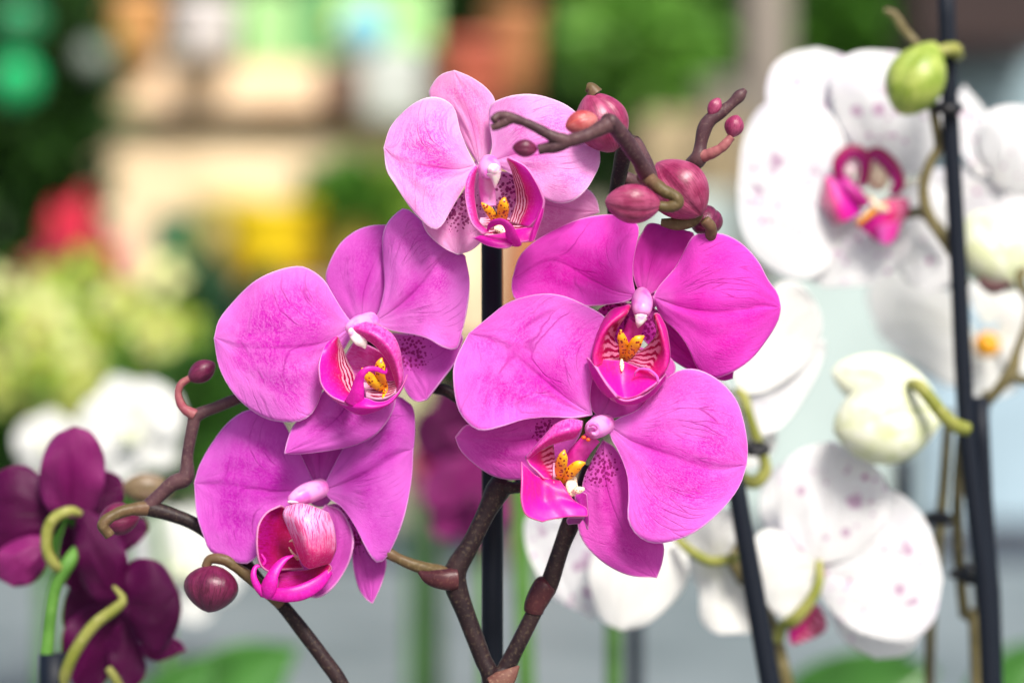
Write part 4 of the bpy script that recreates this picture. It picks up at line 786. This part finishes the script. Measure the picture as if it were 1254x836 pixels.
def bush(x, y, wpx, hpx, d, n, size, mats, label, name='shrub', cat='shrub', seed=1, trunk=True, ybase=None, deep=None):
    C = W(x, y, 0, d); R = (wpx/2/F*d, deep or wpx/2/F*d, hpx/2/F*d)
    base = np.array([C[0], C[1], 0.002 if ybase is None else W(x, ybase, 0, d)[2]])
    o = tag(empty(name, base), label, cat)
    leaves('crown', o, C, R, n, size, mats, seed=seed)
    if trunk:
        V, fc, uv = tubeV([base, base*.5+C*.5+np.array([.02,0,0]), C], [.02*d/6, .015*d/6, .006], 12, 8); build('trunk', V, fc, M['dark_brown'], o, uv=uv)
    return o
# far shrubs (dark left, mixed top)
bush(26, 150, 160, 460, 5.9, 4200, .09, G+G+G+GB[1:2], 'tall dark green shrub at the left edge', seed=2)  # grass-green leaves mixed in as glints, light put into leaf colour
bush(60, 380, 120, 120, 6.9, 700, .09, G, 'low dark shrub under the tall one at the left edge', seed=3)
bush(560, 30, 170, 300, 8.2, 1600, .13, G, 'dark green shrub behind the brick red pot', seed=4)
bush(700, 60, 300, 330, 8.6, 3200, .13, G, 'wide deep green shrub at the top centre', seed=5)
bush(785, 60, 150, 110, 7.2, 900, .10, [GB[0],GB[1],GB[2],GB[2]], 'bright green leafy plant at the top centre right', seed=6, name='leafy_plant', cat='plant')
bush(895, 0, 120, 190, 8.4, 900, .12, G, 'dark shrub beside the grey post', seed=7)
bush(1040, 10, 190, 190, 8.2, 1500, .12, GB[:2]+G[2:], 'fresh green shrub at the top right', seed=8)
bush(330, -60, 500, 200, 9.2, 2600, .15, G+GB[:1], 'broad green shrub behind the top of the shelf', seed=9)
bush(640, 470, 200, 260, 7.4, 1500, .11, G, 'dark shrub seen between the magenta flowers', seed=19)
# things on the shelf
def block(name, x0, y0, x1, y1, d, deep, col, label, cat, bev=.01, rough=.5):
    o = pbox(name, x0, y0, x1, y1, d, deep, plain(name+'_paint', col, tuple(c*.85 for c in col), rough, 5), None, bev); return tag(o, label, cat)
pot(165, -5, 78, 74, 6.3, (.80,.42,.16), 'orange pot on the upper shelf')
pot(122, 30, 78, 50, 6.25, (.62,.42,.24), 'small tan pot left of the orange one on the upper shelf')
pot(250, 0, 78, 84, 6.25, (.88,.82,.80), 'white pot on the upper shelf')
block('storage_box', 296, -10, 362, 78, 6.3, .2, (.34,.60,.24), 'light green box beside the white pot on the upper shelf', 'box')
block('storage_box', 366, -20, 402, 78, 6.3, .2, (.12,.34,.12), 'darker green box beside the light green one on the upper shelf', 'box')
block('storage_box', 405, -20, 530, 60, 6.9, .2, (.36,.66,.25), 'wide light green box at the right end above the shelf', 'box')
block('wooden_crate', 390, 78, 436, 130, 6.0, .2, (.20,.11,.07), 'dark brown crate at the right end of the shelf', 'crate')
block('metal_canister', 440, 58, 520, 150, 6.2, .2, (.46,.50,.46), 'pale grey canister right of the brown crate', 'canister', .03)
def ball(x, y, r, d, col, label, name, cat, rough=.3, col2=None):
    t_ = T(0,0,1,d); o = blob(name, None, t_, (x, y, 0), (r, r), plain(name+'_skin', col, col2 or tuple(c*.8 for c in col), rough, 8))
    C = t_.w(x, y, 0); rr = r/F*d; V, fc, uv = tubeV([C+np.array([0,0,rr]), C+np.array([0,0,rr+1.4])], [.001,.001], 4, 6); build('cord', V, fc, M['black'], o, uv=uv)
    return tag(o, label, cat)
ball(446, 38, 31, 5.6, (.25,.60,.68), 'turquoise glass ball above the grey canister', 'ball_and_highlight', 'glass ball', .15)
ball(418, 34, 17, 5.9, (.70,.66,.16), 'small yellow glass ball left of the turquoise one', 'ball_and_highlight', 'glass ball', .15)
ball(20, 100, 30, 5.2, (.01,.42,.13), 'emerald ball added for a blurred green highlight in the dark shrub, lower one', 'ball_and_highlight', 'glass ball', .15)  # ball added to stand in for a bokeh highlight among the leaves
ball(24, 28, 30, 5.2, (.02,.22,.08), 'deep green ball added for a blurred highlight in the dark shrub, upper one', 'ball_and_highlight', 'glass ball', .15)  # second added ball, in place of a blurred bright spot
ball(113, 73, 22, 5.8, (.22,.26,.22), 'grey green glass ball at the left end of the shelf', 'ball_and_highlight', 'glass ball', .3)
# hooks: thin wires carrying the balls, highlight stand-ins included
# lower shelf
pot(213, 262, 345, 54, 6.1, (.02,.16,.07), 'dark green pot on the lower shelf', taper=.9)
pot(332, 250, 345, 112, 6.0, (.88,.62,.01), 'big yellow pot on the lower shelf', taper=.8)
pot(275, 238, 345, 80, 6.2, (.62,.52,.18), 'straw coloured pot behind the yellow one', taper=.9)
pot(375, 255, 345, 80, 6.2, (.62,.50,.14), 'mustard pot behind the yellow one at its right', taper=.9)
o, a, r, h = pot(430, 275, 345, 64, 6.1, (.42,.36,.06), 'olive pot under the round green plant')
bush(426, 248, 92, 66, 6.1, 900, .05, [GB[1], G[2], GB[0]], 'round green plant in the olive pot', name='potted_plant', cat='plant', seed=10, trunk=False, ybase=280)
bush(478, 262, 80, 90, 6.2, 500, .07, [GY[1], GB[2]], 'yellow green plant right of the round green one', name='potted_plant', cat='plant', seed=11, ybase=345)
# right part of the back
pot(575, 50, 148, 84, 6.2, (.50,.12,.07), 'brick red pot at the top centre left')
pot(628, 10, 130, 66, 6.4, (.46,.20,.08), 'rust brown pot right of the brick red one')
pot(585, 118, 200, 100, 6.6, (.58,.28,.16), 'terracotta pot below the brick red one')
block('wooden_post', 622, 190, 690, 620, 5.6, .2, (.34,.11,.035), 'rust brown post rising behind the black stake', 'post')
block('table', 790, 140, 935, 260, 6.5, .5, (.42,.33,.19), 'tan box table behind the upper buds', 'table')
block('concrete_post', 918, -60, 968, 330, 6.0, .2, (.21,.18,.15), 'grey post at the top right behind the white flower', 'post')
block('planter_box', 1120, -60, 1300, 58, 6.2, .4, (.020,.008,.007), 'dark brown planter at the top right corner', 'planter')
block('panel', 1130, 62, 1340, 350, 6.6, .1, (.26,.36,.40), 'slate blue panel under the dark planter', 'panel')
block('glass_screen', 790, 235, 1130, 640, 6.1, .03, (.40,.49,.475), 'pale frosted screen behind the white flowers', 'screen')
block('glass_screen', 1132, 352, 1340, 640, 6.0, .03, (.30,.41,.48), 'pale blue frosted screen at the right edge', 'screen')
pot(880, 100, 141, 52, 6.6, (.33,.31,.27), 'small greyish pot standing on the tan table beside the post')
# red bloom left
def bract_plant(x, y, hpx, wpx, d, mats, label, n=14, seed=1, ybase=345):
    rg = np.random.default_rng(seed); base = W(x, ybase, 0, d)
    o = tag(empty('flowering_plant', base), label, 'plant')
    for i in range(n):
        a = W(x+rg.normal()*wpx*.16, y+hpx*.45, 0, d); b = W(x+wpx*(rg.random()-.5)*1.1, y-hpx*(.5-rg.random()*.75), rg.normal()*30, d)
        V, fc, uv = tubeV([a, a*.4+b*.6, b], [.016*d/6, .034*d/6, .005], 10, 8, .5); build('bloom', V, fc, mats[i % len(mats)], o, uv=uv)
    V, fc, uv = tubeV([base, W(x, y+hpx*.45, 0, d)], [.01, .01], 5, 8); build('stem', V, fc, G[1], o, uv=uv)
    return o
RD = [lm('bloom_crimson', (.72,.02,.06)), lm('bloom_rose', (.78,.06,.14)), lm('bloom_deep_rose', (.42,.02,.07))]
bract_plant(86, 275, 120, 38, 5.0, [RD[0],RD[2]], 'crimson flowering plant at the left in front of the shelf', 16, 3)
bract_plant(124, 318, 60, 66, 5.0, [RD[1],RD[2]], 'rose red flowering plant just right of the taller crimson one', 24, 4)
bract_plant(58, 315, 60, 50, 5.4, RD[2:], 'dark rose plant low at the left', 8, 5)
# yellow-green orchids, left
def cluster(x, y, r, d, n, mats, cmats, label, seed=1, name='cymbidium_plant'):
    rg = np.random.default_rng(seed); base = W(x, y, 0, d); base[2] = BENCH+.002
    o = tag(empty(name, base), label, 'orchid plant')
    for i in range(n):
        px, py = x+rg.normal()*r*.55, y+rg.normal()*r*.5; C = W(px, py, rg.normal()*60, d)
        s_ = r*.20/F*d*(.8+.5*rg.random()); V = []; Fc = []; a0 = rg.random()*6
        for k in range(5):
            a = a0+k*1.2566; u_ = np.array([math.cos(a), -.35+.2*rg.random(), math.sin(a)]); w_ = np.array([-math.sin(a), 0, math.cos(a)]); k0 = len(V)
            for (s, w) in ((0,0),(.4,.32),(.4,-.32),(.8,.30),(.8,-.30),(1.08,0)): V.append(C+u_*s*s_*1.4+w_*w*s_*1.4+np.array([0,.12*s*s*s_,0]))
            for q_ in ((0,1,2),(1,3,4,2),(3,5,4)): Fc.append(tuple(k0+z for z in q_))
        fl = build('flower', V, Fc, mats[i % len(mats)], o, smooth=False)
        if cmats is not None:
            c2 = C+np.array([0,-.3*s_,0]); V, fc, uv = tubeV([c2, c2+np.array([0,-.2*s_,-.3*s_])], [s_*.42, s_*.22], 4, 8); build('lip', V, fc, cmats, fl, uv=uv)
    V, fc, uv = tubeV([base, W(x, y+r*.5, 0, d), W(x, y-r*.5, 0, d)], [.006, .004, .002], 16, 8); build('stem', V, fc, GB[1], o, uv=uv)
    return o
MA = lm('lip_maroon_far', (.25,.03,.05))
cluster(55, 400, 95, 2.6, 16, GY, MA, 'yellow green orchid with maroon lips at the left edge', 1)
cluster(150, 400, 90, 2.4, 14, GY, MA, 'yellow green orchid with maroon lips, right of the one at the edge', 2)
cluster(60, 475, 80, 2.3, 12, [GY[0], GY[1]], MA, 'lower yellow green orchid under the one at the left edge', 3)
bush(100, 520, 300, 200, 2.9, 1500, .07, [G[2], GB[1], G[1]], 'mass of green foliage behind the yellow green orchids', seed=12, name='leafy_plant', cat='plant', ybase=560)
bush(255, 460, 110, 120, 3.3, 420, .09, G[:2]+[lm('leaf_blue_green',(.04,.13,.08))], 'dark blue green plant left of the orchid pink flower', seed=13, name='leafy_plant', cat='plant', ybase=560)
# white moth orchid left
WL = tag(empty('orchid_plant', (-.24, 1.45, BENCH)), 'blurred white orchid with yellow centres behind the plum orchid', 'orchid plant')
def simple_flower(t, x, y, r, parent, mat, lipm, a0=.3, label=None, n=5):
    o = empty('flower', t.w(x, y, 0), parent)
    if label: o['label'] = label
    for k in range(n):
        a = a0+k*2*math.pi/n; wd_ = .62 if k in (1, 4) else .42
        ca, sa = math.cos(a), math.sin(a); P = lambda s, w: (x+r*(ca*s-sa*w), y+r*(sa*s+ca*w))
        petal('petal' if k in (1, 4) else 'sepal', o, t, P(.08,0), [P(.3,-wd_*.7),P(.65,-wd_),P(.92,-wd_*.6)], P(1.05,0), [P(.3,wd_*.7),P(.65,wd_),P(.92,wd_*.6)], mat, zm=(0,3 if k in (1,4) else -2,-2), nu=14, nv=13)
    blob('lip', o, t, (x, y+r*.12, 8), (r*.2, r*.2), lipm); return o
w = T(0,0,1,1.45)
simple_flower(w, 160, 525, 66, WL, M['whitep'], M['budwhite'], -1.9, 'white flower with a yellow centre, highest')
simple_flower(T(0,0,1,1.5), 60, 545, 42, WL, M['whitep'], M['budwhite'], -1.5, 'white flower, leftmost')
simple_flower(T(0,0,1,1.52), 225, 690, 72, WL, M['whitep'], M['budwhite'], -1.2, 'white flower, lowest')
tube('stem', WL, w, [(200,500,-10,3),(190,620,-14,3),(205,800,-14,3.4),(215,down(w,0,0),-14,4)], M['green'])
# maroon + red flowers in the gap left of centre
MR = tag(empty('orchid_plant', (-.03, 1.35, BENCH)), 'blurred maroon orchid in the gap left of the black stake', 'orchid plant')
w = T(0,0,1,1.35)
simple_flower(w, 578, 610, 62, MR, M['plumlt'], M['plum'], -1.4, 'maroon flower, lower'); simple_flower(T(0,0,1,1.38), 560, 530, 55, MR, M['plum'], M['plumlt'], -1.9, 'maroon flower, upper')
tube('stem', MR, w, [(570,600,-12,3),(590,700,-14,3.4),(598,down(w,0,0),-14,4)], M['green'])
bract_plant(528, 565, 90, 70, 2.3, [lm('bloom_hot_rose', (.72,.05,.14)), lm('bloom_pink', (.82,.3,.4))], 'rose red blooms behind the maroon orchid', 9, 8, ybase=(CY+.45*F/2.3))
cluster(505, 500, 55, 2.4, 6, [GY[2], lm('petal_straw', (.75,.6,.35))], None, 'straw coloured orchid between the violet and bright pink flowers', 6)
# green stalks of other plants
def stalk(x0, x1, y, d, r, mat, label):
    t_ = T(0,0,1,d); o = tube('flower_stalk', None, t_, [(x0,y,0,r),(x0*.7+x1*.3,y*.5+836*.5,0,r),(x1,down(t_,0,0)-1,0,r*1.05)], mat); return tag(o, label, 'stalk')
stalk(630, 662, 560, 1.25, 4.4, M['green'], 'blurred bright green stalk right of the black stake')
stalk(752, 750, 620, 1.2, 3.8, M['green'], 'blurred green stalk under the white flower at the centre')
def broadleaf(x, y, lx, ly, wpx, d, label, mat):
    t_ = T(0,0,1,d); a = (x-lx/2, y+ly/2); b = (x+lx/2, y-ly/2); nx, ny = wpx*.5*ly/math.hypot(lx,ly), wpx*.5*lx/math.hypot(lx,ly)
    o = petal('broad_leaf', None, t_, a, [(a[0]*.7+b[0]*.3-nx, a[1]*.7+b[1]*.3-ny),(a[0]*.3+b[0]*.7-nx, a[1]*.3+b[1]*.7-ny)], b, [(a[0]*.7+b[0]*.3+nx, a[1]*.7+b[1]*.3+ny),(a[0]*.3+b[0]*.7+nx, a[1]*.3+b[1]*.7+ny)], mat, zm=(0,10,0), zl=8, zr=8, nu=16, nv=15, thick=.0015)
    return tag(o, label, 'leaf')
LG = lm('broad_leaf_green', (.06,.20,.035), .2, .3)
broadleaf(270, 850, 190, 120, 90, 1.5, 'broad green leaf at the bottom left', LG)
broadleaf(200, 870, 120, 140, 70, 1.45, 'broad green leaf in the bottom left corner beside the plum orchid', LG)
broadleaf(1040, 850, 220, 60, 90, 1.5, 'broad green leaf at the bottom right below the large white flower', LG)
broadleaf(1235, 840, 120, 110, 70, 1.6, 'broad green leaf in the bottom right corner', LG)
# far wall
wl = block('wall', -900, -900, 2200, 640, 12, .2, (.30,.28,.22), 'dull tan wall far behind everything', 'wall', 0)
